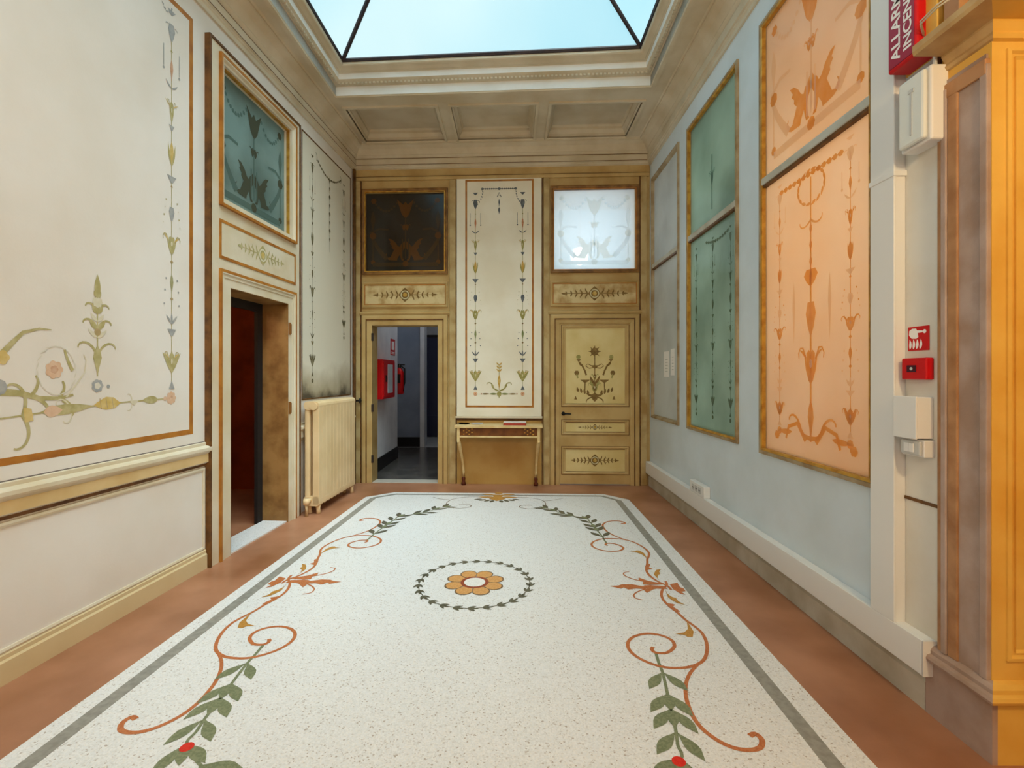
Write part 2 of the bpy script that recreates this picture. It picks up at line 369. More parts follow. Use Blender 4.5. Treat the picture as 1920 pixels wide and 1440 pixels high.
# ---- dark room behind the left doorway
DR = mat('russet dark wall', C(150, 70, 26), C(120, 54, 20), 3, .6)
mb = MB(); mb.box(L, 3.2, 3.3, 0, 2.7, -1.9, -.22).box(L, 6.2, 6.3, 0, 2.7, -1.9, -.22).box(L, 3.2, 6.3, 0, 2.7, -2.0, -1.9)
mb.build('wall_side_room', DR, label='russet walls of the dark room seen through the left doorway', cat='wall', kind='structure')
bx('dark_dado', L, 3.3, 6.2, 0, .82, -1.9, -1.88, DARK, bpy.data.objects['wall_side_room']); bx('dado_rail', L, 3.3, 6.2, .82, .86, -1.9, -1.87, CONC, bpy.data.objects['wall_side_room'])
bx('ceiling_side_room', L, 3.2, 6.3, 2.66, 2.76, -2.0, -.22, DARK, label='dark ceiling over the side room', cat='ceiling', kind='structure')

bx('ceiling_back_room', G, .2, 2.2, 6.72, 8.6, 4.3, 4.4, CEIL, label='ceiling behind the bright transom', cat='ceiling', kind='structure')
# ---- corridor behind the back-left doorway
CW = mat('corridor white wall', C(214, 216, 220), C(200, 202, 208), 3, .6); CB = mat('corridor blue grey wall', C(128, 138, 156), C(112, 122, 140), 2, .6)
corr = MB().box(G, -2.3, -2.0, 6.78, 8.66, 0, 4.7).build('wall_corridor_left', CW, label='white corridor wall carrying the fire cabinet beyond the open doorway', cat='wall', kind='structure')
bx('skirting', G, -2.0, -1.985, 6.78, 8.66, 0, .2, BLACK, corr)
c2 = MB().box(G, -2.9, -1.83, 9.9, 10.1, 0, 4.7).build('wall_corridor_end', CB, label='blue grey wall across the far end of the corridor', cat='wall', kind='structure')
bx('skirting', G, -2.9, -1.83, 9.88, 9.9, 0, .2, BLACK, c2)
mb = MB(); mb.box(G, -1.83, -1.74, 9.86, 10.14, 0, 4.7); mb.build('trim_1', CW, label='white door post at the end of the corridor', cat='trim', kind='structure')
mb = MB(); mb.box(G, -.65, -.45, 6.78, 12.4, 0, 4.7).box(G, -3.1, -2.9, 6.6, 12.4, 0, 4.7).box(G, -3.1, -.45, 12.2, 12.4, 0, 4.7)
mb.build('wall_corridor_right', CW, label='white outer walls enclosing the corridor', cat='wall', kind='structure')
bx('ceiling_corridor', G, -3.1, -.45, 6.6, 12.4, 4.7, 4.8, CEIL, label='corridor ceiling behind the end wall', cat='ceiling', kind='structure')
MB().box(G, -2.9, -.65, 6.76, 9.86, 0, .002).build('floor_corridor', mat('dark corridor floor', C(92, 88, 84), C(70, 66, 64), 4, .22), label='dark polished floor of the corridor', cat='floor', kind='structure')
MB().box(G, -2.9, -.65, 9.86, 12.2, 0, .004).build('floor_far_room', mat('pale far floor', C(196, 198, 200), rough=.3), label='pale floor of the far room past the corridor', cat='floor', kind='structure')

# ---- ceiling with coffers, cornice and skylight curb
A = [Vector((-1.915, 5.40)), Vector((1.4535, 5.20)), Vector((1.36, .25)), Vector((-2.08, .25))]     # curb edge at soffit
S = [Vector((-1.776, 5.20)), Vector((1.294, 4.985)), Vector((1.27, .5)), Vector((-1.93, .5))]        # glass edge
ZS = 4.48
sk = lambda x, y, z=0: Vector((x, y - .045*x, z))
mb = MB()
yb, yf = 6.40, 5.56
cof = [(-1.9, -.865), (-.69, .27), (.445, 1.45)]
mb.box(sk, -2.4, 2.0, yb, 6.75, ZS, 4.75)
xs = [-2.4] + [x for c in cof for x in c] + [2.0]
for i in range(0, len(xs), 2): mb.box(sk, xs[i], xs[i+1], yf, yb, ZS, 4.75)
for a, b in cof: mb.box(sk, a, b, yf, yb, 4.62, 4.75)
mb.add([(-2.4, yf+.108, ZS), (2.0, yf-.09, ZS), (A[1].x, A[1].y, ZS), (A[0].x, A[0].y, ZS), (-2.4, yf+.108, 4.75), (2.0, yf-.09, 4.75), (A[1].x, A[1].y, 4.75), (A[0].x, A[0].y, 4.75)],
       [(0, 1, 2, 3), (4, 5, 6, 7), (0, 3, 7, 4), (1, 2, 6, 5)])
def slab(p):
    n = len(p); mb.add([(x, y, ZS) for x, y in p] + [(x, y, 4.75) for x, y in p], [tuple(range(n)), tuple(range(n, 2*n))] + [(i, (i+1) % n, n+(i+1) % n, n+i) for i in range(n)])
slab([(-2.95, -3.2), (-2.4, 5.68), (A[0].x, A[0].y), (A[3].x, A[3].y), (A[3].x, -3.2)])
slab([(2.0, -3.2), (2.0, 5.48), (A[1].x, A[1].y), (A[2].x, A[2].y), (A[2].x, -3.2)])
slab([(A[3].x, -3.2), (A[2].x, -3.2), (A[2].x, A[2].y), (A[3].x, A[3].y)])
ceiling = mb.build('ceiling', CEIL, label='aged plaster ceiling with coffers around the skylight', cat='ceiling', kind='structure')
for a, b in cof:
    rg('coffer_moulding', sk, a, b, yf, yb, [(-.03, ZS), (-.03, ZS-.018), (0, ZS-.018), (.0, ZS+.02), (.02, ZS+.03), (.02, ZS+.05), (.05, ZS+.09), (.05, ZS+.12), (.07, ZS+.14)], CEIL, ceiling)
# curb lofted from soffit edge to glass edge
def loft(prof, m, name, parent):
    mb = MB(); vs = []
    for t, z in prof:
        for a, s in zip(A, S): p = a.lerp(s, t); vs.append((p.x, p.y, z))
    fs = [(4*i+j, 4*i+(j+1) % 4, 4*i+4+(j+1) % 4, 4*i+4+j) for i in range(len(prof)-1) for j in range(4)]
    return mb.add(vs, fs).build(name, m, parent)
loft([(-.35, ZS), (-.35, ZS-.012), (-.05, ZS-.012), (-.02, ZS)], CEIL, 'soffit_bead', ceiling)
loft([(-.02, ZS), (0, ZS+.005), (0, 4.578)], CEILW, 'curb_fascia', ceiling)
loft([(0, 4.578), (.1, 4.583), (.15, 4.578), (.3, 4.590), (.42, 4.604), (.45, 4.609)], CEIL, 'curb_moulding', ceiling)
loft([(.45, 4.609), (.45, 4.668)], CEILW, 'curb_band', ceiling)
loft([(.45, 4.668), (.55, 4.672), (.62, 4.668), (.8, 4.682), (.95, 4.69), (1, 4.70), (1, 4.75)], CEIL, 'curb_inner_moulding', ceiling)
mb = MB()
for q, (a0, a1, s0, s1) in enumerate(((A[0], A[1], S[0], S[1]), (A[3], A[0], S[3], S[0]), (A[1], A[2], S[1], S[2]))):
    p0 = a0.lerp(s0, .25); p1 = a1.lerp(s1, .25); n = int((p1-p0).length/.042)
    for i in range(n):
        p = p0.lerp(p1, (i+.5)/n); mb.box(G, p.x-.012, p.x+.012, p.y-.012, p.y+.012, 4.572, 4.592)
mb.build('dentil_row', CEIL, ceiling, kind='stuff')
# cornice mitred round the room: profile (offset from wall, z)
PC = [(0, 4.17), (.018, 4.17), (.018, 4.205), (.03, 4.215), (.03, 4.225), (.045, 4.23), (.045, 4.305), (.032, 4.312), (.032, 4.325), (.06, 4.35), (.06, 4.362), (.10, 4.42), (.15, 4.45), (.165, 4.452), (.165, 4.47), (.18, ZS)]
def corner(w):
    def ln(F, d): p = F(0, 0, d); q = F(1, 0, d); return (p.x, p.y), (q.x-p.x, q.y-p.y)
    def X(a, b):
        (px, py), (dx, dy) = a; (qx, qy), (ex, ey) = b; k = dx*ey-dy*ex; t = ((qx-px)*ey-(qy-py)*ex)/k; return (px+dx*t, py+dy*t)
    l, b, r = ln(L, w), ln(B, w), ln(R, w)
    f = ((0, -3.1+w), (1, 0)); return [X(l, b), X(b, r), X(r, f), X(f, l)]
mb = MB(); vs = []
for w, z in PC: vs += [(x, y, z) for x, y in corner(w)]
mb.add(vs, [(4*i+j, 4*i+(j+1) % 4, 4*i+4+(j+1) % 4, 4*i+4+j) for i in range(len(PC)-1) for j in range(4)])
mb.build('cornice', CEIL, ceiling)
for w, z in ((.0455, 4.232), (.0325, 4.318)):                        # dark grooved lines
    mb = MB(); c0 = corner(w+.0006); mb.add([(x, y, z) for x, y in c0]+[(x, y, z+.007) for x, y in c0], [(j, (j+1) % 4, 4+(j+1) % 4, 4+j) for j in (0, 3)]); mb.build('groove_line', BROWN, ceiling)
# frieze board of the end wall only
MB().sweep(B, -2.12, 1.79, [(0, 4.035), (.03, 4.035), (.034, 4.06), (.034, 4.075), (.022, 4.085), (.022, 4.165), (.03, 4.175), (0, 4.175)]).build('frieze_board', TAN, wall_back)
MB().box(B, -2.1, 1.75, 4.078, 4.084, .034, .0348).build('groove_line', BROWN, wall_back)

# ---- skylight: hipped lantern, four panes on dark bars
sky = empty('window_7', (-.3, 2.8, 4.7), 'hipped skylight of pale cyan glass on dark bars in the ceiling', 'skylight', kind='structure')
GLASS = frosted('skylight glass', (.86, .97, .98, 1), trans=.88, gloss=.03, opaque=.05)
ap, aq = Vector((-.32, 3.54, 5.83)), Vector((-.33, 2.1, 5.83))
P3 = [Vector((s.x, s.y, 4.745)) for s in S]
for vs in ([P3[0], P3[1], ap], [P3[1], P3[2], aq, ap], [P3[2], P3[3], aq], [P3[3], P3[0], ap, aq]):
    n = len(vs); nn = (vs[1]-vs[0]).cross(vs[2]-vs[0]).normalized()
    if nn.z < 0: nn = -nn
    MB().add(list(vs), [tuple(range(n))]).build('pane', GLASS, sky)
BAR = mat('dark lead bar', C(40, 34, 40), C(58, 44, 44), 20, .5)
for a, b in ((P3[0], ap), (P3[1], ap), (P3[2], aq), (P3[3], aq), (ap, aq), (P3[0], P3[1]), (P3[1], P3[2]), (P3[2], P3[3]), (P3[3], P3[0])):
    MB().tube([a-Vector((0, 0, .005)), b-Vector((0, 0, .005))], .022 if a in (ap, P3[0], P3[1]) or b == ap else .02, 6).build('glazing_bar', BAR, sky)

# ================================================================== LEFT WALL
def line_ring(F, u0, u1, v0, v1, w, m, parent, d=.001, name='painted_line'):
    return rg(name, F, u0, u1, v0, v1, [(0, d-.001), (0, d), (w, d), (w, d-.001)], m, parent)
line_ring(L, -2.6, 3.597, 1.02, 4.02, .036, OCHRE, wall_left)
MB().sweep(L, -3.2, 3.735, [(0, .765), (.012, .765), (.012, .785), (.03, .795), (.03, .86), (.045, .875), (.05, .885), (.05, .905), (.035, .915), (.012, .92), (.012, .94), (0, .945)]).build('chair_rail', TANL, wall_left)
bx('painted_line', L, -3.2, 3.73, .768, .786, .012, .0135, BROWN, wall_left); bx('rail_band', L, -3.2, 3.734, .798, .858, .03, .0312, mat('ochre cream band', C(212, 186, 136), C(200, 170, 116), 4, .5), wall_left)
bx('painted_line', L, -3.2, 3.73, .944, .95, 0, .002, mat('grey line', C(120, 112, 108), rough=.6), wall_left)
rg('dado_moulding', L, -3.0, 3.72, .14, .755, [(0, 0), (0, .008), (.012, .012), (.024, .008), (.024, 0)], TANL, wall_left)
base_l = MB().sweep(L, -3.2, 3.72, [(0, 0), (.022, 0), (.022, .105), (.014, .115), (.014, .135), (.004, .145), (0, .145)]).build('baseboard_left', mat('ochre cream skirting', C(212, 194, 154), C(204, 182, 138), 2, .5), label='cream skirting board along the left wall', cat='baseboard', kind='structure')
# big grotesque panel ornament
o = Orn(); candelabra(o, 3.39, 3.93, 1.275, .17); o.emit(L, 'painted_candelabra', wall_left, FADE)
o = Orn()
o.stroke([(2.2, 1.235), (2.6, 1.262), (3.0, 1.282), (3.39, 1.288)], .008, 'olive')
o.flower(3.385, 1.29, .045, 'rose'); o.flower(3.385, 1.29, .02, 'rust', 5); o.disc(3.33, 1.288, .016, 'rose', 6)
o.leaf(3.27, 1.286, math.pi, .13, .05, 'olive'); o.dish(3.08, 1.29, .07, .03, 'pale')
for q in (-1, 1): o.curl(3.06, 1.28, q*1.5, .04, q*3, .008, 'pale', 6); o.curl(2.66, 1.27, math.pi/2*q+.4, .05, q*4, .01, 'pale', 8); o.curl(2.42, 1.25, q*1.2+.1, .12, q*3, .02, 'olive', 9)
o.poly([(2.98, 1.28), (2.93, 1.315), (2.88, 1.32), (2.82, 1.29), (2.80, 1.275), (2.83, 1.262), (2.88, 1.245), (2.94, 1.252)], 'gold')
for k in range(3): o.stroke([(2.84+.04*k, 1.312), (2.85+.04*k, 1.252)], .005, 'umber')
o.spindle(2.66, 1.275, 1.275, .01, 'rust'); o.leaf(2.5, 1.258, .05, .3, .055, 'olive'); o.leaf(2.52, 1.258, .05, .1, .06, 'rose'); o.poly([(2.42, 1.29), (2.46, 1.28), (2.47, 1.22), (2.43, 1.215)], 'gold')
o.emit(L, 'painted_border_chain', wall_left, FADE)
o = Orn(); x = 2.825
o.stroke([(x, 1.44), (x, 2.0)], .008, 'olive'); o.spindle(x, 1.62, 1.44, .055, 'olive')
for t, w in ((1.55, .16), (1.7, .12), (1.8, .1)):
    for q in (-1, 1): o.curl(x, t, math.pi/2-q*.4, w*.55, -q*3.4, .016, 'olive', 8)
for k in range(7):
    for q in (-1, 1): o.leaf(x, 1.66+.045*k, math.pi/2-q*(1.1-.08*k), .075-.006*k, .022, 'olive' if k % 2 else 'pale', q*.4)
o.flower(x, 1.86, .032, 'pale'); o.disc(x, 1.69, .022, 'umber', 8); o.leaf(x, 1.88, math.pi/2, .14, .04, 'olive')
o.flower(x, 1.385, .038, 'slate', 7); o.flower(x, 1.385, .02, 'haze', 5); o.disc(x+.07, 1.38, .012, 'slate', 6)
o.emit(L, 'painted_plant', wall_left, FADE)
o = Orn()
o.stroke([(2.3, 1.37), (2.4, 1.36), (2.5, 1.33), (2.6, 1.325), (2.68, 1.34)], .035, 'olive', .012)
for a, b, w in ((2.46, 1.345, .1), (2.6, 1.325, .09)):
    o.curl(a, b, .9, w, 1.9, .02, 'olive', 8); o.curl(a+.02, b-.01, -.5, w, -2.2, .022, 'olive', 8)
o.stroke([(2.64, 1.33), (2.7, 1.4), (2.745, 1.46), (2.755, 1.53), (2.74, 1.56)], .01, 'pale', .005)
o.flower(2.575, 1.475, .048, 'rose', 7); o.flower(2.575, 1.475, .022, 'rust', 5)
for i in range(18):
    a = i/18*6.28; o.leaf(2.59+.1*math.cos(a), 1.47+.125*math.sin(a), a+1.6, .045, .006, 'haze')
o.stroke([(2.63, 1.58), (2.65, 1.52), (2.675, 1.47)], .012, 'olive', .02)
o.stroke([(2.31, 1.53), (2.37, 1.6), (2.42, 1.655), (2.5, 1.68), (2.56, 1.68)], .03, 'olive', .004); o.flower(2.325, 1.53, .035, 'gold', 5); o.disc(2.31, 1.39, .04, 'slate', 8)
o.emit(L, 'painted_scroll', wall_left, FADE)
o = Orn(); swag(o, 3.3, 2.7, 4.0, .14, 'haze', 16, .012); swag(o, 3.395, 3.3, 3.95, .05, 'slate', 5, .008); o.emit(L, 'painted_swag', wall_left, FADE)

# door surround with transom, overdoor panel and doorway
d1 = empty('door_1', L(4.43, 0, 0), 'cream doorway in the left wall opening to a dark room', 'doorway', kind='structure')
D = .035
mb = MB()
for r in [(3.735, 3.90, 0, 4.0), (4.95, 5.11, 0, 4.0), (3.90, 4.95, 3.88, 4.0), (3.90, 4.95, 2.142, 2.83), (3.90, 3.98, 0, 2.142), (4.88, 4.95, 0, 2.142)]: mb.box(L, *r, .0005, D)
mb.build('surround_board', TANL, d1)
rg('edge_moulding', L, 3.722, 5.118, -.05, 4.012, [(0, 0), (0, .045), (.018, .045), (.018, D-.001)], BROWN, d1)
rg('casing_moulding', L, 3.835, 5.02, -.08, 2.27, [(0, D-.002), (0, D+.016), (.03, D+.016), (.035, D+.006), (.06, D+.006), (.06, D-.002)], TANL, d1)
rg('casing_line', L, 3.834, 5.021, -.08, 2.271, [(0, D), (0, D+.017), (.022, D+.017), (.022, D)], OCHRE, d1)
rg('jamb_reveal', L, 3.98, 4.88, -.08, 2.142, [(0, D+.001), (.004, D), (.004, -.225), (-.06, -.225)], mat('brown jamb wood', C(158, 120, 70), C(124, 88, 46), 6, .5), d1)
rg('dark_gap_strip', L, 3.98, 4.88, -.2, 2.142, [(-.05, -.226), (.085, -.226), (.085, -.26), (-.05, -.26)], DARK, d1)  # black strip painting in the shaded gap behind the jamb
for v in (1.90, 1.12):
    hb = MB().tube([L(4.895, v-.06, D+.006), L(4.895, v+.06, D+.006)], .012, 8).box(L, 4.885, 4.935, v-.05, v+.05, D-.001, D+.006).build('hinge', mat('rusty hinge', C(122, 78, 34), rough=.4), d1)
bx('threshold', L, 3.98, 4.88, 0, .012, -.22, .02, TERR, d1)
op = rg('overdoor_panel', L, 3.838, 5.016, 2.352, 2.656, [(0, D-.001), (0, D+.006), (.022, D+.006), (.022, D+.001)], OCHRE, d1)
bx('panel_field', L, 3.86, 4.994, 2.374, 2.634, D-.001, D+.003, TANL, d1)
o = Orn(); branch(o, 4.43, 2.51, .72, .19, 'olive', 'olive'); o.emit(L, 'painted_ornament', d1, FADE, d=D+.0045)
w1 = empty('window_1', L(4.43, 2.765, 0), 'teal glass transom with painted griffins above the left doorway', 'window', kind='structure')
rg('frame', L, 3.838, 5.014, 2.765, 3.94, [(0, D-.001), (0, D+.02), (.03, D+.02), (.045, D-.01), (.066, -.03), (.066, -.06)], TANL, w1)
rg('gilt_bead', L, 3.838, 5.014, 2.765, 3.94, [(-.004, D), (-.004, D+.024), (.018, D+.024), (.018, D)], OCHRE, w1)
rg('gilt_inner_bead', L, 3.893, 4.96, 2.82, 3.886, [(0, -.01), (0, .012), (.014, .012), (.014, -.02)], GILT, w1)
pane = bx('pane', L, 3.89, 4.965, 2.815, 3.89, -.05, -.044, frosted('teal glass', C(172, 192, 186), gloss=.06, col2=C(136, 156, 148), scale=1.5, opaque=.35), w1)
def griffin(o, x, y, w, q, c='umber'):
    """seated winged beast facing the centre, foot line at y"""
    P = [(.24, 0), (.33, .0), (.30, .05), (.27, .20), (.29, .34), (.36, .44), (.42, .46), (.41, .52), (.35, .57), (.33, .66), (.28, .58), (.22, .55), (.17, .46), (.1, .50), (.02, .62), (-.10, .72), (-.22, .74), (-.13, .62), (-.17, .58), (-.09, .50), (-.1, .44), (-.02, .36), (-.08, .24), (-.14, .12), (-.22, .10), (-.28, .18), (-.25, .26), (-.32, .2), (-.3, .08), (-.18, .02), (.08, .0), (.1, .08), (.18, .2), (.21, .08)]
    o.poly([(x-q*px*w, y+py*w) for px, py in P], c)
def figures(o, cx, y0, W, H):
    """urn with swag on top, griffins on a plinth, arcs at the sides"""
    o.poly([(cx-W*.11, y0+H*.93), (cx-W*.03, y0+H*.86), (cx, y0+H*.9), (cx+W*.03, y0+H*.86), (cx+W*.11, y0+H*.93), (cx+W*.05, y0+H*.74), (cx, y0+H*.68), (cx-W*.05, y0+H*.74)], 'umber')
    o.stroke([(cx, y0+H*.7), (cx, y0+H*.2)], W*.016, 'olive')
    for q in (-1, 1):
        swag(o, cx+q*W*.1, cx+q*W*.4, y0+H*.9, H*.12, 'olive', 9, W*.022); o.flower(cx+q*W*.41, y0+H*.91, W*.035, 'umber', 6)
        griffin(o, cx+q*W*.14, y0+H*.14, W*.38, q)
        o.stroke([(cx+q*(.24+.2*math.sin(t*1.5))*W, y0+H*(.16+.34*t)) for t in (0, .25, .5, .75, 1)] + [(cx+q*W*.34, y0+H*.55), (cx+q*W*.22, y0+H*.54)], W*.06, 'olive', W*.02)
        o.stroke([(cx+q*W*.42, y0+H*.12), (cx+q*W*.42, y0+H*.5)], W*.015, 'olive'); o.spindle(cx+q*W*.42, y0+H*.78, y0+H*.5, W*.06, 'olive')
        o.disc(cx+q*W*.42, y0+H*.46, W*.045, 'umber', 7); o.disc(cx+q*W*.42, y0+H*.12, W*.03, 'umber', 7); o.cup(cx+q*W*.02, y0+H*.6, W*.1, H*.07, 'umber', 'umber')
    o.stroke([(cx-W*.42, y0+H*.09), (cx+W*.42, y0+H*.09)], W*.05, 'olive'); o.disc(cx, y0+H*.1, W*.04, 'umber', 8)
    for k in range(3): o.stroke([(cx-W*.04+W*.04*k, y0+H*.16), (cx-W*.04+W*.04*k, y0+H*.42)], W*.016, 'olive')
    return o
TG = {'umber': frosted('teal glass dark paint', C(92, 96, 80), gloss=.03, opaque=.6), 'olive': frosted('teal glass mid paint', C(116, 140, 132), gloss=.03, opaque=.5)}
figures(Orn(), 4.428, 2.83, 1.05, 1.04).emit(L, 'painted_figures', w1, TG, d=-.042)

# wall to the corner: narrow panel, chair rail stub, corner post
rg('panel_moulding', L, 5.215, 6.545, 1.18, 4.03, [(0, 0), (0, .006), (.012, .006), (.012, 0)], BROWN, wall_left)
o = Orn(); candelabra(o, 5.46, 3.86, 1.36, .15); candelabra(o, 6.32, 3.86, 1.9, .13); swag(o, 5.58, 6.2, 3.86, .1, 'umber', 14, .016)
o.stroke([(5.9, 3.8), (5.9, 2.9)], .006, 'slate')
for k in range(8): o.spindle(5.9, 3.78-.1*k, 3.71-.1*k, .03 if k % 2 else .045, 'slate')
for q in (5.56, 6.22): o.curl(q, 3.84, 1.2, .06, 3, .01, 'umber', 7)
o.emit(L, 'painted_candelabra', wall_left, lambda c: mat('aged paint', C(96, 88, 64), C(132, 124, 96), 14, .6))
MB().sweep(L, 5.12, 6.6, [(0, .765), (.012, .765), (.03, .795), (.03, .86), (.05, .885), (.05, .905), (.012, .92), (.012, .94), (0, .945)]).build('chair_rail', TANL, wall_left)
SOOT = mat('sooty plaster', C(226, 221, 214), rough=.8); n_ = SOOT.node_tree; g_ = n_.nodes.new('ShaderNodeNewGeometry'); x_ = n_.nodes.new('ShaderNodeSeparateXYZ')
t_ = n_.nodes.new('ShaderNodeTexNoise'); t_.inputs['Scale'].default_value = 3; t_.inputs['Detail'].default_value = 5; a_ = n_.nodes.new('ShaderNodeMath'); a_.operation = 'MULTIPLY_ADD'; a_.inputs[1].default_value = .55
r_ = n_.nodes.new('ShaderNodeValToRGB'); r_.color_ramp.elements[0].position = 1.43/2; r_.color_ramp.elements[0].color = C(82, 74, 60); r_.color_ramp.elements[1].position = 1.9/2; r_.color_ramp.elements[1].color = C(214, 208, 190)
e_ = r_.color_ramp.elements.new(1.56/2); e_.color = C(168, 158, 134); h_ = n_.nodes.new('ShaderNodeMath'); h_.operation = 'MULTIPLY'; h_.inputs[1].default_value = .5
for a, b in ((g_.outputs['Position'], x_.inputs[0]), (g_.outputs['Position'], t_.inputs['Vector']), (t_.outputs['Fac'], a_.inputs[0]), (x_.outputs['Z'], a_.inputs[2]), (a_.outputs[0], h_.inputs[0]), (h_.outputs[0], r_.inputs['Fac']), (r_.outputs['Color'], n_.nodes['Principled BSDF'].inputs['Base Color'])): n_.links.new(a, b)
bx('sooty_field', L, 5.228, 6.532, 1.193, 4.017, 0, .0008, SOOT, wall_left)
MB().tube([L(6.60, 0, .03), L(6.60, 4.17, .03)], .02, 10).build('corner_pipe', BROWN, wall_left, smooth=True)
MB().box(L, 6.4, 6.63, 0, .1, 0, .012).build('skirting_stub', BROWN, wall_left)
# knob on the corner post
k = empty('door_knob', B(-2.09, 1.1, .03), 'small black knob on the corner post beside the radiator', 'knob')
MB().tube([B(-2.09, 1.1, 0), B(-2.09, 1.1, .05), B(-2.06, 1.1, .055), B(-2.02, 1.1, .055)], .012, 8).build('spindle', BLACK, k)
MB().lathe(B(-2.02, 1.1, .055), [(.01, -.02), (.03, -.01), (.034, 0), (.03, .012), (.008, .02)], 12, axis=Vector((1, 0, 0))).build('grip', BLACK, k, smooth=True)

# ---- radiator
rad = empty('radiator', L(5.65, 0, .13), 'ivory column radiator standing against the left wall', 'radiator')
n = 11; u0, u1 = 5.15, 6.14; w = (u1-u0)/n
def rrect(cx, cy, hx, hy, r, k=3):
    p = []
    for sx, sy, a in ((1, 1, 0), (-1, 1, 90), (-1, -1, 180), (1, -1, 270)):
        for i in range(k+1):
            t = math.radians(a+90*i/k); p.append((cx+sx*(hx-r)+r*math.cos(t), cy+sy*(hy-r)+r*math.sin(t)))
    return p
for i in range(n):
    c = u0+w*(i+.5); mb = MB()
    mb.prism(lambda u, v, d=0: L(u, d, v), rrect(c, .185, w*.5, .035, .004), .10, 1.13)
    mb.prism(lambda u, v, d=0: L(u, d, v), rrect(c, .085, w*.42, .03, .025), .10, 1.13)
    mb.prism(lambda u, v, d=0: L(c+d, v, u), rrect(.1375, 1.125, .0835, .045, .04), -w*.5, w*.5)
    mb.prism(lambda u, v, d=0: L(c+d, v, u), rrect(.1375, .135, .0835, .05, .03), -w*.5, w*.5)
    mb.add([L(c-w*.3, .1, .2), L(c+w*.3, .1, .2), L(c, .06, .18), L(c-w*.3, .1, .15), L(c+w*.3, .1, .15)], [(0, 1, 2), (1, 4, 2), (4, 3, 2), (3, 0, 2)])
    mb.build('section', IVORY, rad, bevel=.002)
for c in (u0+w*.5, u1-w*.5):
    for d in (.185, .09): MB().tube([L(c, .12, d), L(c, .05, d+.005), L(c, 0, d+.012)], [.034, .022, .026], 8).build('foot', IVORY, rad, smooth=True)
MB().lathe(L(u0-.012, 1.12, .165), [(.04, 0), (.04, .02)], 14, axis=L(1, 0)-L(0, 0)).build('end_plug', IVORY, rad)
vp = MB().tube([L(5.16, .15, .12), L(5.10, .15, .12), L(5.08, .13, .12), L(5.08, 0, .12)], [.024, .022, .02, .02], 10).build('valve_pipe', IVORY, rad, smooth=True)
MB().lathe(L(5.08, .15, .12), [(.03, -.03), (.034, 0), (.03, .03)], 12).build('valve_body', IVORY, vp, smooth=True)

# ================================================================== END WALL
PILM = mat('greenish tan pilaster', C(186, 164, 116), C(158, 128, 76), 5, .5, .06, 40)
for a, b in ((-2.1, -2.03), (-.83, -.745), (.42, .49), (1.68, 1.76)):
    bx('stile', B, a, b, 0, 4.035, 0, .022, PILM, wall_back, bevel=.004)
for u in (-2.022, -.741, .402, 1.672): bx('dark_line', B, u-.006, u+.006, 0, 4.035, 0, .0236, BROWN, wall_back)
def bay(dn, wn, cu, o0, o1, lab_d, lab_w, panem, open_):
    d = empty(dn, B(cu, 0, 0), lab_d, 'doorway' if open_ else 'door', kind='structure')
    wdw = empty(wn, B(cu, 2.78, 0), lab_w, 'window', kind='structure')
    a, b = cu-.577, cu+.577
    # casing
    rg('casing', B, a-.0, b+.0, -.4, 2.237, [(0, 0), (0, .035), (.02, .04), (.05, .04), (.06, .025), (o0-a-.02, .02), (o0-a, .015), (o0-a, -.22)], TAN, d)
    rg('casing_line', B, a+.052, b-.052, -.4, 2.185, [(0, .02), (0, .0345), (.014, .0345), (.014, .02)], BROWN, d)
    MB().sweep(B, a-.03, b+.03, [(0, 2.237), (.03, 2.24), (.045, 2.262), (.045, 2.28), (.02, 2.29), (0, 2.29)]).build('cornice_strip', TAN, d)
    rg('overdoor_moulding', B, a, b, 2.345, 2.68, [(0, 0), (0, .022), (.016, .026), (.03, .014), (.03, 0)], TAN, d)
    rg('overdoor_line', B, a+.028, b-.028, 2.373, 2.652, [(0, .002), (0, .012), (.012, .012), (.012, .002)], OCHRE, d)
    bx('overdoor_field', B, a+.03, b-.03, 2.375, 2.65, 0, .004, mat('worn overdoor paint', C(206, 186, 138), C(168, 134, 80), 7, .55, lo=.45, hi=.7), d)
    branch(Orn(), cu, 2.512, .86, .2, 'umber', 'umber').emit(B, 'painted_ornament', d, PAINT, d=.0055)
    # transom
    rg('frame', B, a, b, 2.782, 3.926, [(0, 0), (0, .03), (.014, .034), (.03, .03), (.048, .008), (.048, -.06)], mat('umber transom wood', C(138, 98, 48), C(104, 68, 28), 9, .45), wdw)
    rg('gilt_bead', B, a+.036, b-.036, 2.818, 3.89, [(0, .0), (0, .026), (.012, .026), (.012, .0)], GILT if open_ else OCHRE, wdw)
    bx('pane', B, a+.045, b-.045, 2.825, 3.882, -.03, -.024, panem, wdw)
    return d, wdw
DG = frosted('dim transom glass', C(58, 46, 32), trans=.12, gloss=.05, opaque=.55)
BG = frosted('bright frosted glass', (.93, .97, 1, 1), trans=.35, gloss=.02, opaque=.06)
d2, w2 = bay('door_2', 'window_2', -1.43, -1.874, -.952, 'open tan doorway in the end wall leading to the corridor', 'dark glass transom with faint painted griffins over the open doorway', DG, True)
d3, w3 = bay('door_3', 'window_3', 1.085, .625, 1.585, 'closed tan panelled door with painted flowers in the end wall', 'bright frosted transom over the closed door', BG, False)
DGP = {'umber': frosted('dim glass paint', C(92, 58, 22), gloss=.03, opaque=.8), 'olive': frosted('dim glass paint two', C(70, 52, 28), gloss=.03, opaque=.8)}
figures(Orn(), -1.43, 2.83, 1.05, 1.04).emit(B, 'painted_figures', w2, DGP, d=-.022)
BGP = {'umber': frosted('etched pale', (.86, .86, .82, 1), gloss=.02, opaque=.1), 'olive': frosted('etched paler', (.87, .91, .93, 1), gloss=.02, opaque=.1)}
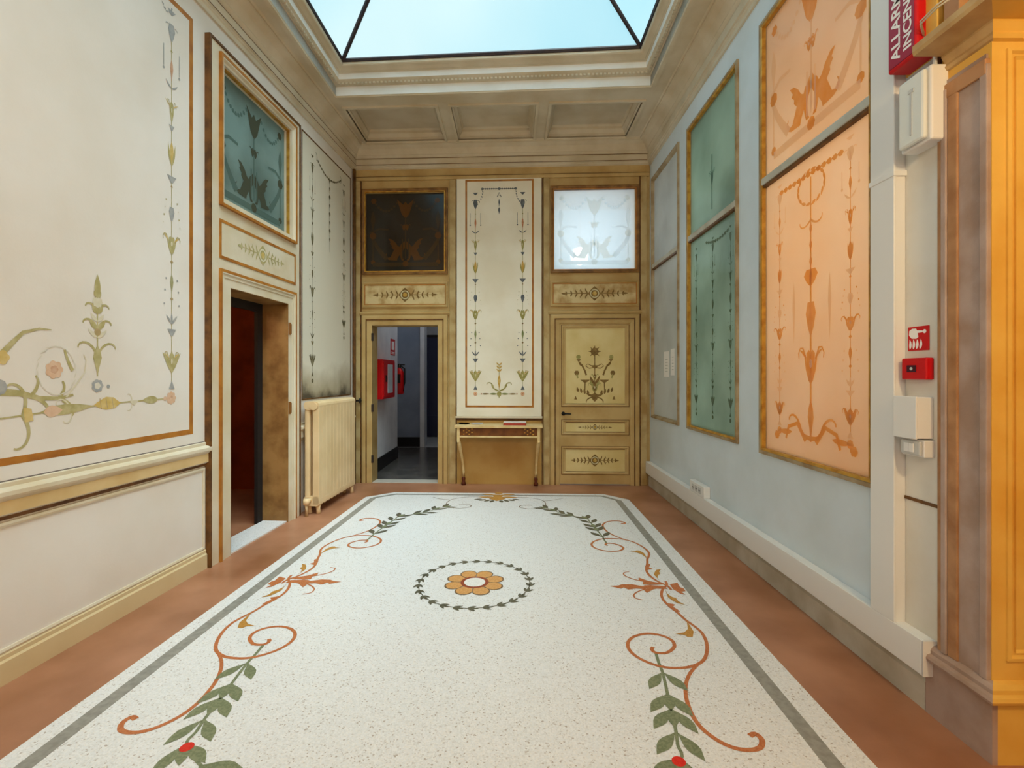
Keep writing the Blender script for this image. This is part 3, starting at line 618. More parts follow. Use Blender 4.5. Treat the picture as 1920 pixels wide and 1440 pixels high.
figures(Orn(), 1.085, 2.83, 1.05, 1.04).emit(B, 'etched_figures', w3, BGP, d=-.022)
for v in (1.95, 1.0, .32): MB().box(B, -1.876, -1.855, v-.05, v+.05, .0, .02).tube([B(-1.87, v-.05, .02), B(-1.87, v+.05, .02)], .01, 6).build('hinge', STEEL, d2)
bx('threshold', B, -1.874, -.952, 0, .006, -.2, .0, mat('marble threshold', C(196, 190, 178), rough=.3), d2)
# closed leaf
leaf = MB()
U0, U1 = .632, 1.578
for r in [(U0, .705, .01, 2.135), (1.48, U1, .01, 2.135), (.705, 1.48, 2.06, 2.135), (.705, 1.48, .85, 1.03), (.705, 1.48, .50, .66), (.705, 1.48, .01, .14)]: leaf.box(B, *r, -.035, .005)
leaf.box(B, .635, 1.575, .005, 2.136, -.05, -.03).box(B, .70, 1.485, .1, 2.1, -.03, -.010)
leaf = leaf.build('leaf', TAN, d3)
PF = mat('yellowed panel paint', C(216, 198, 142), C(206, 184, 122), 3, .5)
for v0, v1 in ((1.03, 2.095), (.66, .85), (.14, .50)):
    rg('panel_moulding', B, .655, 1.528, v0+.0, v1, [(0, .004), (0, .012), (.012, .015), (.026, .007), (.03, -.012)], TAN, leaf)
    rg('panel_line', B, .648, 1.535, v0-.007, v1+.007, [(0, .004), (0, .0065), (.009, .0065), (.009, .004)], BROWN, leaf)
    rg('panel_inner_line', B, .683, 1.5, v0+.028, v1-.028, [(0, -.012), (0, -.004), (.008, -.004), (.008, -.012)], BROWN, leaf)
    bx('panel_field', B, .685, 1.498, v0+.03, v1-.03, -.02, -.008, PF, leaf)
o = Orn(); x = 1.088                                                 # bouquet on the upper panel
o.stroke([(x, 1.13), (x, 1.72)], .012, 'umber'); o.cup(x, 1.33, .17, .12, 'umber', 'olive'); o.cup(x, 1.45, .1, .07, 'umber', 'olive'); o.dish(x, 1.57, .12, .04, 'umber'); o.flower(x, 1.75, .055, 'umber', 7); o.flower(x, 1.75, .03, 'olive', 5)
for k in range(8): o.leaf(x, 1.75, k*.785, .085, .018, 'umber')
o.poly([(x-.05, 1.18), (x, 1.21), (x+.05, 1.18), (x+.03, 1.12), (x, 1.09), (x-.03, 1.12)], 'umber')
for q in (-1, 1):
    o.curl(x+q*.03, 1.17, math.pi/2-q*1.4, .16, q*.9, .03, 'umber', 8); o.curl(x+q*.03, 1.15, math.pi/2-q*1.8, .1, -q*2, .02, 'umber', 8)
    for k in range(4): o.leaf(x+q*(.08+.045*k), 1.18+.012*k, math.pi/2-q*.25, .07, .03, 'umber')
    o.poly([(x+q*.25, 1.17), (x+q*.27, 1.12), (x+q*.23, 1.12)], 'umber')
    o.stroke([(x+q*.02, 1.55), (x+q*.09, 1.59), (x+q*.12, 1.56), (x+q*.07, 1.53), (x+q*.02, 1.54)], .01, 'umber')
    o.stroke([(x+q*.13, 1.22), (x+q*.125, 1.36)], .014, 'umber'); o.dish(x+q*.125, 1.38, .13, .04, 'umber')
    o.stroke([(x+q*.11, 1.44), (x+q*.13, 1.5), (x+q*.17, 1.58)], .022, 'umber'); o.leaf(x+q*.17, 1.56, 1.57-q*.6, .08, .03, 'umber')
    o.flower(x+q*.235, 1.47, .032, 'umber', 6); o.stroke([(x+q*.235, 1.45), (x+q*.22, 1.4)], .02, 'olive'); o.flower(x+q*.215, 1.68, .03, 'olive', 6); o.dish(x+q*.21, 1.65, .06, .03, 'umber')
    o.leaf(x, 1.32, math.pi/2-q*.75, .13, .035, 'umber', q*.5); o.leaf(x+q*.02, 1.28, math.pi/2-q*.4, .1, .03, 'olive')
o.emit(B, 'painted_bouquet', leaf, PAINT, d=-.0065)
branch(Orn(), 1.09, .755, .44, .09, 'umber', 'umber').emit(B, 'painted_ornament', leaf, PAINT, d=-.0065)
branch(Orn(), 1.09, .32, .62, .17, 'umber', 'umber').emit(B, 'painted_ornament', leaf, PAINT, d=-.0065)
hn = MB().lathe(B(.675, .935, .004), [(.026, 0), (.026, .012), (.012, .014), (.012, .04)], 12, axis=B(0, 0, 1)-B(0, 0, 0)).tube([B(.675, .935, .045), B(.72, .935, .05), B(.775, .932, .045)], [.012, .01, .008], 8).build('handle', BLACK, leaf, smooth=True)
for v in (1.85, .28): MB().box(B, 1.566, 1.59, v-.05, v+.05, .0, .018).build('hinge', STEEL, leaf)

# centre panel
cp = empty('trim_2', B(-.17, .9, 0), 'tall white panel painted with grotesque candelabra between the doors', 'panel', kind='structure')
bx('panel_board', B, -.731, .39, .90, 4.035, 0, .03, WHITEP, cp, bevel=.003)
line_ring(B, -.617, .288, 1.015, 4.02, .024, OCHRE, cp, d=.0312)
bx('panel_shelf_line', B, -.745, .40, .872, .90, 0, .045, TANL, cp, bevel=.004)
bx('recess_line', B, -.74, .395, .845, .872, 0, .02, BROWN, cp)
o = Orn(); V = lambda zy: 1.45+6.55*(702-(320+zy/2.361))/930
for x in (-.482, .142): candelabra(o, x, V(98), V(995), .165)
fleuron(o, -.168, V(988), .62, .42)
swag(o, -.39, -.168, V(82), .0, 'slate', 8, .014); swag(o, .05, -.168, V(82), .0, 'slate', 8, .014)
for x in (-.39, .05, -.168): o.flower(x, V(82), .018, 'slate', 5)
for q, (a, b) in enumerate(((-.39, -.46), (.05, .12))):
    for k in range(6): t = k/5; o.leaf(a+(b-a)*t*t, V(90+55*t), -1.2, .03, .012, 'slate')
o.stroke([(-.195, V(118)), (-.168, V(98)), (-.141, V(118))], .009, 'slate'); o.stroke([(-.19, V(110)), (-.146, V(110))], .007, 'slate')
o.spindle(-.168, V(125), V(165), .02, 'slate'); o.spindle(-.168, V(163), V(195), .03, 'slate'); o.disc(-.168, V(170), .014, 'slate', 4)
o.emit(B, 'painted_candelabra', cp, PAINT, d=.0318)

# console table below it
con = empty('console_table', B(-.16, 0, .16), 'narrow cream console table with a fretted brown apron under the white panel', 'table')
TB = mat('cream table paint', C(216, 192, 140), C(200, 170, 114), 6, .45); FRET = mat('brown fretwork', C(120, 70, 24), C(98, 54, 18), 14, .4)
bx('table_top', B, -.715, .40, .775, .805, .022, .34, TB, con, bevel=.004)
bx('apron', B, -.655, .335, .672, .775, .285, .295, FRET, con)
bx('apron_rail', B, -.655, .335, .650, .672, .275, .305, TB, con, bevel=.003)
for u in (-.625, .30): bx('side_rail', B, u-.01, u+.01, .66, .775, .03, .285, TB, con)
for q in (-1, 1):
    for i in range(4):
        for j in range(4): bx('fret_block', B, -.16+q*(.44-.035*i)-.009, -.16+q*(.44-.035*i)+.009, .685+.022*j, .699+.022*j, .295, .299, BROWN if (i+j) % 2 else GILT, con)
for q, u in ((-1, -.668), (1, .35)):
    lg = MB().prism(B, rrect(u, .6825, .017, .0925, .01), .26, .31).build('corner_post', TB, con)
    mb = MB(); pts = []; 
    for i in range(9):
        t = i/8; pts.append(B(u+(-q*.035)*math.sin(t*math.pi*.5)*1.0, .60-.49*t, .27-.19*math.sin(t*math.pi/2)))
    mb.tube(pts, [.022, .024, .022, .019, .017, .016, .016, .018, .022], 8); mb.build('leg', TB, con, smooth=True)
    MB().lathe(B(u-q*.035, 0, .08), [(.03, 0), (.03, .03), (.018, .05), (.026, .085), (.016, .115)], 10).build('foot', mat('dark red foot', C(84, 34, 16), rough=.4), con, smooth=True)
bx('back_board', B, -.73, .39, 0, .84, 0, .012, mat('console back paint', C(184, 148, 84), C(170, 130, 66), 3, .5), wall_back)
bk = empty('book', B(.05, .805, .18), 'red hardback book with a pale cover lying on the console table', 'book')
bx('cover', B, -.10, .19, .835, .839, .08, .28, mat('pale cover', C(214, 204, 196), rough=.5), bk); bx('page_block', B, -.095, .185, .809, .835, .085, .275, mat('red page edge', C(176, 58, 46), rough=.6), bk); bx('back_cover', B, -.10, .19, .805, .809, .08, .28, mat('red cover', C(150, 30, 26), rough=.5), bk)
for i, (u, dd, a, m, lb) in enumerate(((-.63, .15, .3, BLACK, 'dark leaflet at the left end of the console table'), (-.44, .17, -.2, WHITE, 'white folded leaflet lying on the console table'))):
    ca, sa = math.cos(a), math.sin(a)
    F2 = lambda x, y, z=0, u=u, dd=dd, ca=ca, sa=sa: B(u+x*ca-y*sa, .805+z, dd+x*sa+y*ca)
    MB().box(F2, -.075, .075, -.05, .05, .0005+.003*i, .003+.003*i).add([F2(-.075, -.05, .003+.003*i), F2(.075, -.05, .003+.003*i), F2(.075, 0, .018+.003*i), F2(-.075, 0, .018+.003*i)], [(0, 1, 2, 3)]).build('leaflet', m, label=lb, cat='leaflet')

# ---- corridor contents
cab = empty('fire_hose_cabinet', Vector((-1.92, 7.5, 1.09)), 'red fire hose cabinet on the white corridor wall', 'cabinet')
bx('body', G, -2.0, -1.86, 7.14, 7.87, 1.09, 1.67, RED, cab, bevel=.006)
bx('door_panel', G, -1.86, -1.85, 7.17, 7.84, 1.12, 1.64, RED, cab, bevel=.004)
bx('glass_window', G, -1.85, -1.846, 7.38, 7.68, 1.17, 1.60, mat('pale blue paper', C(196, 214, 226), rough=.3), cab)
bx('latch', G, -1.85, -1.835, 7.26, 7.3, 1.34, 1.44, BLACK, cab)
sg = empty('fire_hose_sign', Vector((-1.995, 8.3, 1.77)), 'red and white fire hose sign above the red cabinet', 'sign')
bx('plate', G, -2.0, -1.994, 8.16, 8.46, 1.77, 2.04, RED, sg); bx('pictogram', G, -1.994, -1.993, 8.22, 8.40, 1.86, 2.0, WHITE, sg)
for z in (1.79, 1.815): bx('text_bar', G, -1.994, -1.993, 8.2, 8.42, z, z+.012, WHITE, sg)
ex = empty('fire_extinguisher', Vector((-1.93, 8.78, 1.1)), 'red fire extinguisher hanging at the end of the white corridor wall', 'extinguisher')
MB().lathe((-2.0, 8.80, 1.10), [(.07, 0), (.085, .02), (.085, .38), (.05, .45), (.025, .47)], 16).build('cylinder', RED, ex, smooth=True)
MB().lathe((-2.0, 8.80, 1.57), [(.03, 0), (.03, .05), (.015, .07)], 10).box(G, -2.02, -1.9, 8.785, 8.815, 1.61, 1.63).build('valve_head', BLACK, ex)
MB().tube([(-1.97, 8.79, 1.6), (-1.9, 8.77, 1.55), (-1.9, 8.77, 1.3), (-1.92, 8.77, 1.15)], .014, 8).build('hose', BLACK, ex, smooth=True)
bx('bracket', G, -2.03, -1.96, 8.66, 8.72, 1.3, 1.45, BLACK, ex)
nv = empty('door_4', Vector((-1.3, 11.3, 0)), 'navy blue door standing at the far end of the corridor', 'door', kind='structure')
NAVY = mat('navy paint', C(50, 52, 76), rough=.45)
bx('leaf', G, -2.05, -1.05, 11.4, 11.45, 0.02, 2.3, NAVY, nv, bevel=.005); bx('kick_plate', G, -2.0, -1.1, 11.39, 11.4, .1, .5, NAVY, nv)
bx('jamb', G, -2.15, -2.05, 11.38, 11.5, 0, 2.4, DARK, nv); bx('head', G, -2.15, -1.0, 11.42, 11.5, 2.3, 2.36, DARK, nv)

# ================================================================== RIGHT WALL
def rwin(name, a, b, v0, v1, lab, panel, fm, bead, mull=2.815, fw=.042):
    w = empty(name, R((a+b)/2, v0, 0), lab, 'window', kind='structure')
    rg('frame', R, a, b, v0, v1, [(0, 0), (0, .02), (fw*.5, .022), (fw*.7, .012), (fw, -.02), (fw, -.05)], fm, w)
    if bead: rg('gilt_bead', R, a+fw*.62, b-fw*.62, v0+fw*.62, v1-fw*.62, [(0, .0), (0, .02), (.016, .016), (.016, -.01)], bead, w)
    bx('transom_bar', R, a+fw*.6, b-fw*.6, mull-.02, mull+.032, -.03, .018, GREYB, w, bevel=.006); bx('bar_bead', R, a+fw*.6, b-fw*.6, mull-.036, mull-.02, -.03, .012, BROWN, w)
    for y0, y1 in ((v0+fw*.8, mull-.02), (mull+.02, v1-fw*.8)): bx('pane', R, a+fw*.8, b-fw*.8, y0, y1, -.022, -.016, panel, w)
    return w
BOARD = mat('grey white board', C(200, 206, 206), C(182, 188, 188), 2, .5)
w4 = rwin('window_4', 5.33, 6.36, .9, 3.95, 'blanked grey window nearest the end wall', BOARD, FRAME, None)
AG = frosted('aqua green glass', C(198, 212, 198), gloss=.05, col2=C(168, 184, 168), scale=1.1, opaque=.3)
w5 = rwin('window_5', 3.93, 5.07, .9, 3.95, 'green glass window in the middle of the right wall', AG, FRAME, GILT)
AM = frosted('amber lit glass', C(252, 240, 224), gloss=.03, col2=C(248, 230, 206), scale=1.3, opaque=.3)
w6 = rwin('window_6', 2.44, 3.58, .885, 3.965, 'amber lit window with painted candelabra nearest the viewer', AM, FRAME, GILT)
AMP = frosted('amber paint', C(240, 184, 106), gloss=.02, col2=C(243, 198, 134), scale=9, opaque=.35); AMP2 = frosted('amber paint pale', C(246, 224, 192), gloss=.02, opaque=.35)
am = lambda c: AMP2 if c in ('haze', 'pale', 'slate') else AMP
def wpanel(a, b, y0, y1, w, win, cm, centre=True):
    o = Orn(); cx = (a+b)/2
    for x in (a+.17, b-.17): candelabra(o, x, y1-.06, y0+.12, w)
    swag(o, cx-.3, cx+.3, y1-.12, .0, 'gold', 12, .022)
    for i in range(16):
        t = i/16*6.283; o.leaf(cx+.13*math.cos(t), y1-.2+.1*math.sin(t), t+1.57, .055, .02, 'gold')
    o.stroke([(cx, y1-.14), (cx, y1-.75)], .012, 'gold')
    for k in range(4): o.spindle(cx, y1-.42-.1*k, y1-.5-.1*k, .03, 'gold')
    for q in (-1, 1): o.curl(cx, y1-.4, math.pi/2-q*2.2, .08, q*3, .014, 'gold', 7)
    if not centre:
        o = Orn(); swag(o, cx-.35, cx+.1, y1-.12, .03, 'gold', 9, .02)
        for x in (a+.14, cx-.02, b-.14): candelabra(o, x, y1-.1, y0+.1, w*.8)
        o.emit(R, 'painted_candelabra', win, cm, d=-.0145); return
    # central stand at the foot
    o.stroke([(cx, y0+.1), (cx, y0+1.15)], .016, 'gold'); o.cup(cx, y0+.66, .26, .2, 'gold', 'gold'); o.urn(cx, y0+.95, .1, .2, 'gold'); o.urn(cx, y0+1.15, .14, .1, 'gold'); o.spindle(cx, y0+.36, y0+.1, .06, 'gold')
    for q in (-1, 1):
        o.curl(cx, y0+.12, math.pi/2-q*1.5, .2, q*.9, .03, 'gold', 9); o.curl(cx+q*.1, y0+.16, math.pi/2-q*.4, .1, -q*3.4, .02, 'gold', 8)
        o.stroke([(cx+q*.05, y0+.1), (cx+q*.14, y0+.2), (cx+q*.24, y0+.17), (cx+q*.27, y0+.09)], .035, 'gold', .02); o.leaf(cx+q*.2, y0+.14, math.pi/2-q*1.7, .17, .035, 'gold', q*.2); o.flower(cx+q*.38, y0+.1, .03, 'gold', 6)
        o.spindle(cx+q*.18, y0+1.1, y0+.7, .03, 'pale')
    o.emit(R, 'painted_candelabra', win, cm, d=-.0145)
wpanel(2.49, 3.53, .94, 2.79, .16, w6, am)
o = figures(Orn(), 3.01, 2.87, 1.02, 1.05); o.emit(R, 'painted_figures', w6, lambda c: AMP if c == 'umber' else AMP2, d=-.0145)
GNP = frosted('green glass paint', C(120, 130, 104), gloss=.03, col2=C(134, 148, 124), scale=9, opaque=.45); GNP2 = frosted('green glass paint pale', C(132, 158, 144), gloss=.03, opaque=.4)
wpanel(3.98, 5.02, .95, 2.79, .14, w5, lambda c: GNP2 if c in ('haze', 'pale') else GNP, False)
o = Orn(); o.cup(4.5, 3.3, .12, .14, 'umber', 'umber'); o.stroke([(4.5, 3.45), (4.5, 2.95)], .02, 'umber'); o.emit(R, 'painted_figures', w5, lambda c: GNP2, d=-.0145)
# notices taped on the blanked window
for i, (u, v, lb) in enumerate(((5.83, 1.42, 'wide white notice sheet taped to the blanked grey window'), (5.6, 1.44, 'narrow white notice sheet right of the wider one'))):
    pn = bx('notice_sheet', R, u-.10+.04*i, u+.10-.03*i, v, v+.30, -.0155, -.0145, WHITE, label=lb, cat='notice')
    for k in range(5): bx('print_line', R, u-.05+.02*i, u+.05-.02*i, v+.06+.035*k, v+.07+.035*k, -.0145, -.0141, PLASTICG, pn)
# skirting and cable duct
sk_r = MB().sweep(R, 2.14, 6.47, [(0, 0), (.018, 0), (.018, .12), (.008, .135), (.008, .16), (0, .165)]).build('baseboard_right', GREYB, label='grey beige skirting under the cable duct on the right wall', cat='baseboard', kind='structure')
bx('groove_line', R, 2.14, 6.47, .148, .16, .008, .0095, BROWN, sk_r)
du = empty('cable_duct', R(4.3, .17, .03), 'long white cable duct running low along the right wall', 'cable duct')
bx('body', R, 2.105, 6.46, .175, .30, .0005, .05, PLASTIC, du); MB().box(R, 2.10, 6.46, .17, .32, .05, .06).box(R, 2.10, 6.46, .30, .32, .0005, .05).build('lid', PLASTIC, du, bevel=.003)
MB().box(R, 2.098, 2.105, .17, .32, .0005, .06).build('end_cap', PLASTIC, du)
so = empty('power_socket', R(4.66, .32, .03), 'white double socket box sitting on the low cable duct', 'socket')
bx('housing', R, 4.50, 4.86, .32, .425, .0005, .06, PLASTIC, so, bevel=.006)
for u in (4.6, 4.68, 4.76):
    f = bx('outlet', R, u-.03, u+.03, .345, .4, .06, .064, PLASTICG, so, bevel=.003)
    for k in (-.014, 0, .014): MB().lathe(R(u+k, .372, .063), [(.005, 0), (.005, .002)], 8, axis=Vector((-1, 0, 0))).build('socket_hole', BLACK, f)
# vertical trunking
tr = empty('cable_trunking', R(2.31, .32, .03), 'tall white vertical cable trunking beside the amber window', 'trunking')
bx('channel', R, 2.265, 2.405, .32, 4.17, .0005, .05, PLASTIC, tr); bx('cover', R, 2.26, 2.41, .32, 2.36, .05, .06, PLASTIC, tr, bevel=.003); bx('cover', R, 2.26, 2.41, 2.37, 4.17, .05, .06, PLASTIC, tr, bevel=.003)
bx('joint_clip', R, 2.255, 2.415, 2.355, 2.38, .0005, .064, PLASTIC, tr, bevel=.003)
t3 = empty('trim_3', R(2.17, .32, 0), 'cream upright panel between the white trunking and the brown pier', 'panel', kind='structure')
# cream upright panel between trunking and pier
MB().box(R, 2.085, 2.262, .32, 2.72, 0, .004).build('upright_panel', mat('cream upright', C(222, 220, 212), C(212, 206, 192), 3, .5), t3)
rg('panel_line', R, 2.075, 2.3, .885, 2.9, [(0, .003), (0, .008), (.014, .008), (.014, .003)], BROWN, t3)

# ---- pier at the mouth of the hall
pier = empty('wall_pier', R(1.95, 0, 0), 'moulded pier with a brown side and a yellow front at the right edge', 'pier', kind='structure')
PY = 1.856
bx('shaft', G, 1.796, 2.75, PY, 2.07, .28, 3.06, YEL, pier)
bx('shaft_side', R, PY+.014, 2.075, .28, 2.66, .0, .012, PIERB, pier)
for a, b, d, m in ((2.055, 2.078, .02, PIERO), (2.03, 2.055, .026, PIERB), (1.985, 2.03, .02, PIERO), (1.860, 1.892, .02, PIERB)): bx('side_moulding', R, a, b, .30, 2.62, .0, d, m, pier, bevel=.004)
bx('side_head_moulding', R, PY+.007, 2.078, 2.58, 2.64, .0, .022, PIERO, pier, bevel=.004)
bx('plinth_side', R, PY-.018, 2.135, .0, .24, .0, .02, PIERB, pier)
bx('plinth_front', G, 1.80, 2.75, PY-.018, PY, .0, .24, YEL, pier)
PB = [(0, .24), (.045, .24), (.05, .252), (.045, .265), (.03, .27), (.03, .285), (.018, .30), (0, .305)]
FRN = lambda u, v, d=0: Vector((u, PY-d, v))
def mitre(prof, u_end, x_end, ms, mf, nm):
    n = len(prof); fs = [(i, n+i, n+(i+1) % n, (i+1) % n) for i in range(n)]
    MB().add([(1.80-d, u_end, z) for d, z in prof]+[(1.80-d, PY-d, z) for d, z in prof], fs+[tuple(range(n))]).build(nm+'_side', ms, pier)
    MB().add([(1.80-d, PY-d, z) for d, z in prof]+[(x_end, PY-d, z) for d, z in prof], fs+[tuple(range(n, 2*n))]).build(nm+'_front', mf, pier)
mitre(PB, 2.135, 2.75, PIERB, YEL, 'base_moulding')
# entablature: flat soffit carried round the corner
ENT = mat('entablature paint', C(196, 164, 112), C(170, 134, 84), 6, .5)
mitre([(0, 2.695), (.014, 2.70), (.020, 2.712), (.014, 2.725), (.02, 2.735), (.03, 2.752), (.03, 2.76), (.145, 2.76), (.15, 2.775), (.15, 2.80), (.13, 2.815), (.09, 2.83), (0, 2.84)], 2.045, 2.75, ENT, YEL, 'entablature')
rg('front_panel_moulding', FRN, 1.847, 2.65, .38, 2.667, [(0, 0), (0, .01), (.012, .012), (.02, .002), (.03, .0), (.03, .008), (.04, 0)], YEL, pier)
for a in (1.93, 2.03): bx('upper_pilaster', R, a, a+.07, 2.87, 3.4, .0, .06, PIERO if a < 2 else YEL, pier, bevel=.004)
bx('upper_wall_face', R, PY, 2.26, 2.80, 4.17, -.01, .006, YEL, pier)
for k in range(2): MB().tube([R(2.12, 2.86+.012*k, .03), R(2.04, 2.89+.012*k, .12), R(1.95, 2.89+.012*k, .13), R(1.86, 2.9+.012*k, .10)], .0035, 6).build('cable', TANL, pier, smooth=True)

# ---- devices on the right wall
eb = empty('emergency_light', R(2.12, 2.40, 0), 'white emergency light box mounted beside the brown pier', 'emergency light')
bx('housing', R, 2.04, 2.20, 2.42, 2.73, .0, .075, PLASTIC, eb, bevel=.008); df = bx('diffuser', R, 2.052, 2.188, 2.43, 2.72, .075, .098, mat('milky diffuser', C(222, 226, 222), rough=.25), eb, bevel=.012)
bx('lamp_tube', R, 2.11, 2.122, 2.47, 2.65, .098, .1, PLASTICG, df); bx('indicator', R, 2.10, 2.13, 2.65, 2.665, .098, .101, PLASTICG, df)
MB().tube([R(2.075, 2.73, .03), R(2.075, 2.80, .03)], .008, 8).build('conduit', PLASTIC, eb)
# alarm sign with lettering reading upwards
al = empty('fire_alarm_sign', R(2.2, 2.86, 0), 'red lettered fire alarm sign high beside the white trunking', 'alarm sign')
bx('housing', R, 2.085, 2.245, 2.80, 3.22, .0, .10, RED, al, bevel=.01)
bx('face_plate', R, 2.095, 2.235, 2.815, 3.205, .10, .102, mat('crimson face', C(150, 20, 52), rough=.3), al)
def lettering(F, text, x0, y0, width, height, d, name, parent, m):
    """text runs upward; letter tops point to +u (left in the picture)"""
    cu = bpy.data.curves.new(name, 'FONT'); cu.body = text; cu.offset = .025; t = bpy.data.objects.new(name, cu); scene.collection.objects.link(t)
    bpy.context.view_layer.update(); me = bpy.data.meshes.new_from_object(t.evaluated_get(bpy.context.evaluated_depsgraph_get()))
    bpy.data.objects.remove(t); xs_ = [v.co.x for v in me.vertices]; ys_ = [v.co.y for v in me.vertices]; ax, bx_, ay, by = min(xs_), max(xs_), min(ys_), max(ys_)
    MB().add([F(x0+height*(v.co.y-ay)/(by-ay), y0+width*(v.co.x-ax)/(bx_-ax), d+.0008) for v in me.vertices], [tuple(p.vertices) for p in me.polygons]).build(name, m, parent)
lettering(R, 'ALLARME', 2.170, 2.835, .34, .05, .102, 'lettering', al, WHITE)
lettering(R, 'INCENDIO', 2.108, 2.85, .34, .045, .102, 'lettering', al, WHITE)
# call point sign
cs = empty('call_point_sign', R(2.19, 1.555, 0), 'red square sign with a white hand and flames', 'sign')
bx('plate', R, 2.132, 2.247, 1.555, 1.662, .004, .007, RED, cs, bevel=.002)
o = Orn()
o.poly([(2.24, 1.625), (2.238, 1.645), (2.222, 1.654), (2.20, 1.653), (2.196, 1.645), (2.165, 1.642), (2.165, 1.634), (2.192, 1.633), (2.188, 1.615), (2.2, 1.608), (2.225, 1.61)], 0); o.disc(2.155, 1.638, .009, 0, 10)
for k in range(4): o.leaf(2.235-.018*k, 1.562, 1.9+.05*k, .045, .014, 0, -.7)
o.emit(R, 'pictogram', cs, {0: WHITE}, d=.0074)
cb = empty('fire_call_point', R(2.175, 1.427, 0), 'small red fire alarm call point below the hand sign', 'call point')
bx('housing', R, 2.108, 2.242, 1.427, 1.522, .004, .04, RED, cb, bevel=.006); bx('window', R, 2.16, 2.21, 1.46, 1.49, .04, .042, mat('dark lens', C(70, 30, 44), rough=.2), cb)
MB().lathe(R(2.184, 1.475, .041), [(.007, 0), (.007, .003)], 10, axis=Vector((-1, 0, 0))).build('press_dot', PLASTICG, cb)
jb = empty('junction_box', R(2.17, 1.17, 0), 'tall white junction box under the red call point', 'junction box')
bx('housing', R, 2.112, 2.235, 1.175, 1.352, .004, .074, PLASTIC, jb, bevel=.003); bx('lid', R, 2.11, 2.237, 1.172, 1.355, .074, .082, PLASTIC, jb, bevel=.003)
sw = empty('light_switch', R(2.17, 1.09, 0), 'small white light switch box below the junction box', 'switch')
bx('back_box', R, 2.105, 2.225, 1.095, 1.168, .004, .05, PLASTIC, sw, bevel=.003); pl = bx('face_plate', R, 2.112, 2.218, 1.10, 1.163, .05, .064, PLASTICG, sw, bevel=.006)
bx('rocker', R, 2.14, 2.166, 1.112, 1.152, .064, .07, PLASTIC, pl, bevel=.003); bx('rocker', R, 2.169, 2.195, 1.112, 1.152, .064, .068, PLASTIC, pl, bevel=.003)

# ================================================================== FLOOR INLAY (quarter pattern, mirrored four ways about the medallion)
IN = {k: mat('inlay '+k, C(*a), C(*b), 90, .35, lo=.45, hi=.55) for k, a, b in (('rust', (176, 100, 58), (188, 118, 74)), ('ochre', (176, 124, 52), (188, 140, 74)), ('green', (112, 120, 90), (130, 136, 106)),
     ('dark', (84, 82, 66), (100, 98, 82)), ('petal', (200, 144, 82), (210, 158, 98)), ('line', (110, 88, 64), (124, 100, 76)), ('red', (200, 34, 24), (210, 50, 34)), ('ring', (140, 60, 36), (150, 72, 46)), ('white', (232, 230, 226), (222, 220, 214)))}
INLAY_N = [0]
def inlay(o, name, m, fx=1, fy=1, z=.002):
    mb = MB(); z += (.0001 if fy > 0 else 0) + .00002*(INLAY_N[0] % 3); INLAY_N[0] += 1
    for pts, c, i in o.p:
        mb.add([FM(x*fx, y*fy, z+i*2e-5) for x, y in pts], [tuple(range(len(pts)))])
    return mb.build(name, IN[m], floor)
def smooth_path(p, k=4):
    out = []; n = len(p)
    for i in range(n-1):
        a, b, c, d = p[max(i-1, 0)], p[i], p[i+1], p[min(i+2, n-1)]
        for j in range(k):
            t = j/k; out.append(tuple(.5*(2*b[q]+(c[q]-a[q])*t+(2*a[q]-5*b[q]+4*c[q]-d[q])*t*t+(3*b[q]-a[q]-3*c[q]+d[q])*t**3) for q in (0, 1)))
    return out+[p[-1]]
STROKES = [
    ('scroll', 'rust', 0.024, 0.016, [(1.266,-1.420),(1.293,-1.407),(1.305,-1.431),(1.298,-1.458),(1.275,-1.484),(1.239,-1.495),(1.192,-1.492),(1.150,-1.470),(1.114,-1.430),(1.087,-1.376),(1.076,-1.308),(1.081,-1.224),(1.094,-1.156),(1.119,-1.084),(1.153,-1.020),(1.188,-0.972),(1.232,-0.922)]),
    ('scroll', 'rust', 0.02, 0.018, [(1.041,-0.781),(1.027,-0.801),(1.033,-0.828),(1.056,-0.838),(1.095,-0.833),(1.133,-0.801),(1.157,-0.761),(1.158,-0.712),(1.130,-0.672),(1.082,-0.648),(1.029,-0.646),(0.969,-0.672),(0.929,-0.713),(0.909,-0.762),(0.909,-0.817),(0.934,-0.876),(0.981,-0.925),(1.044,-0.960),(1.115,-0.966),(1.182,-0.952),(1.243,-0.915),(1.285,-0.863),(1.320,-0.787),(1.342,-0.705),(1.347,-0.620),(1.329,-0.549),(1.303,-0.483),(1.282,-0.394),(1.256,-0.311),(1.241,-0.234),(1.247,-0.152),(1.278,-0.063),(1.324,0.007),(1.333,0.070)]),
    ('acanthus', 'rust', 0.014, 0.008, [(1.308,-0.024),(1.222,-0.041),(1.135,-0.082),(1.082,-0.129),(1.063,-0.171),(1.071,-0.210),(1.112,-0.227)]),
    ('acanthus_stem', 'line', 0.008, 0.006, [(1.310,0.047),(1.219,0.038),(1.139,0.035)]),
    ('garland_stem', 'green', 0.016, 0.012, [(1.039,-0.843),(1.032,-0.930),(1.028,-1.025),(1.000,-1.238),(0.981,-1.389),(0.964,-1.479),(0.943,-1.565),(0.712,-1.738),(0.621,-1.879),(0.561,-1.936)]),
    ('end_scroll', 'line', 0.012, 0.008, [(0.409,-2.047),(0.294,-2.042),(0.271,-1.963),(0.378,-1.891),(0.501,-1.949),(0.556,-2.092),(0.528,-2.256),(0.421,-2.365),(0.266,-2.403),(0.134,-2.371)]),
    ('end_scroll', 'line', 0.012, 0.008, [(0.528,-2.239),(0.637,-2.277),(0.763,-2.369)])]
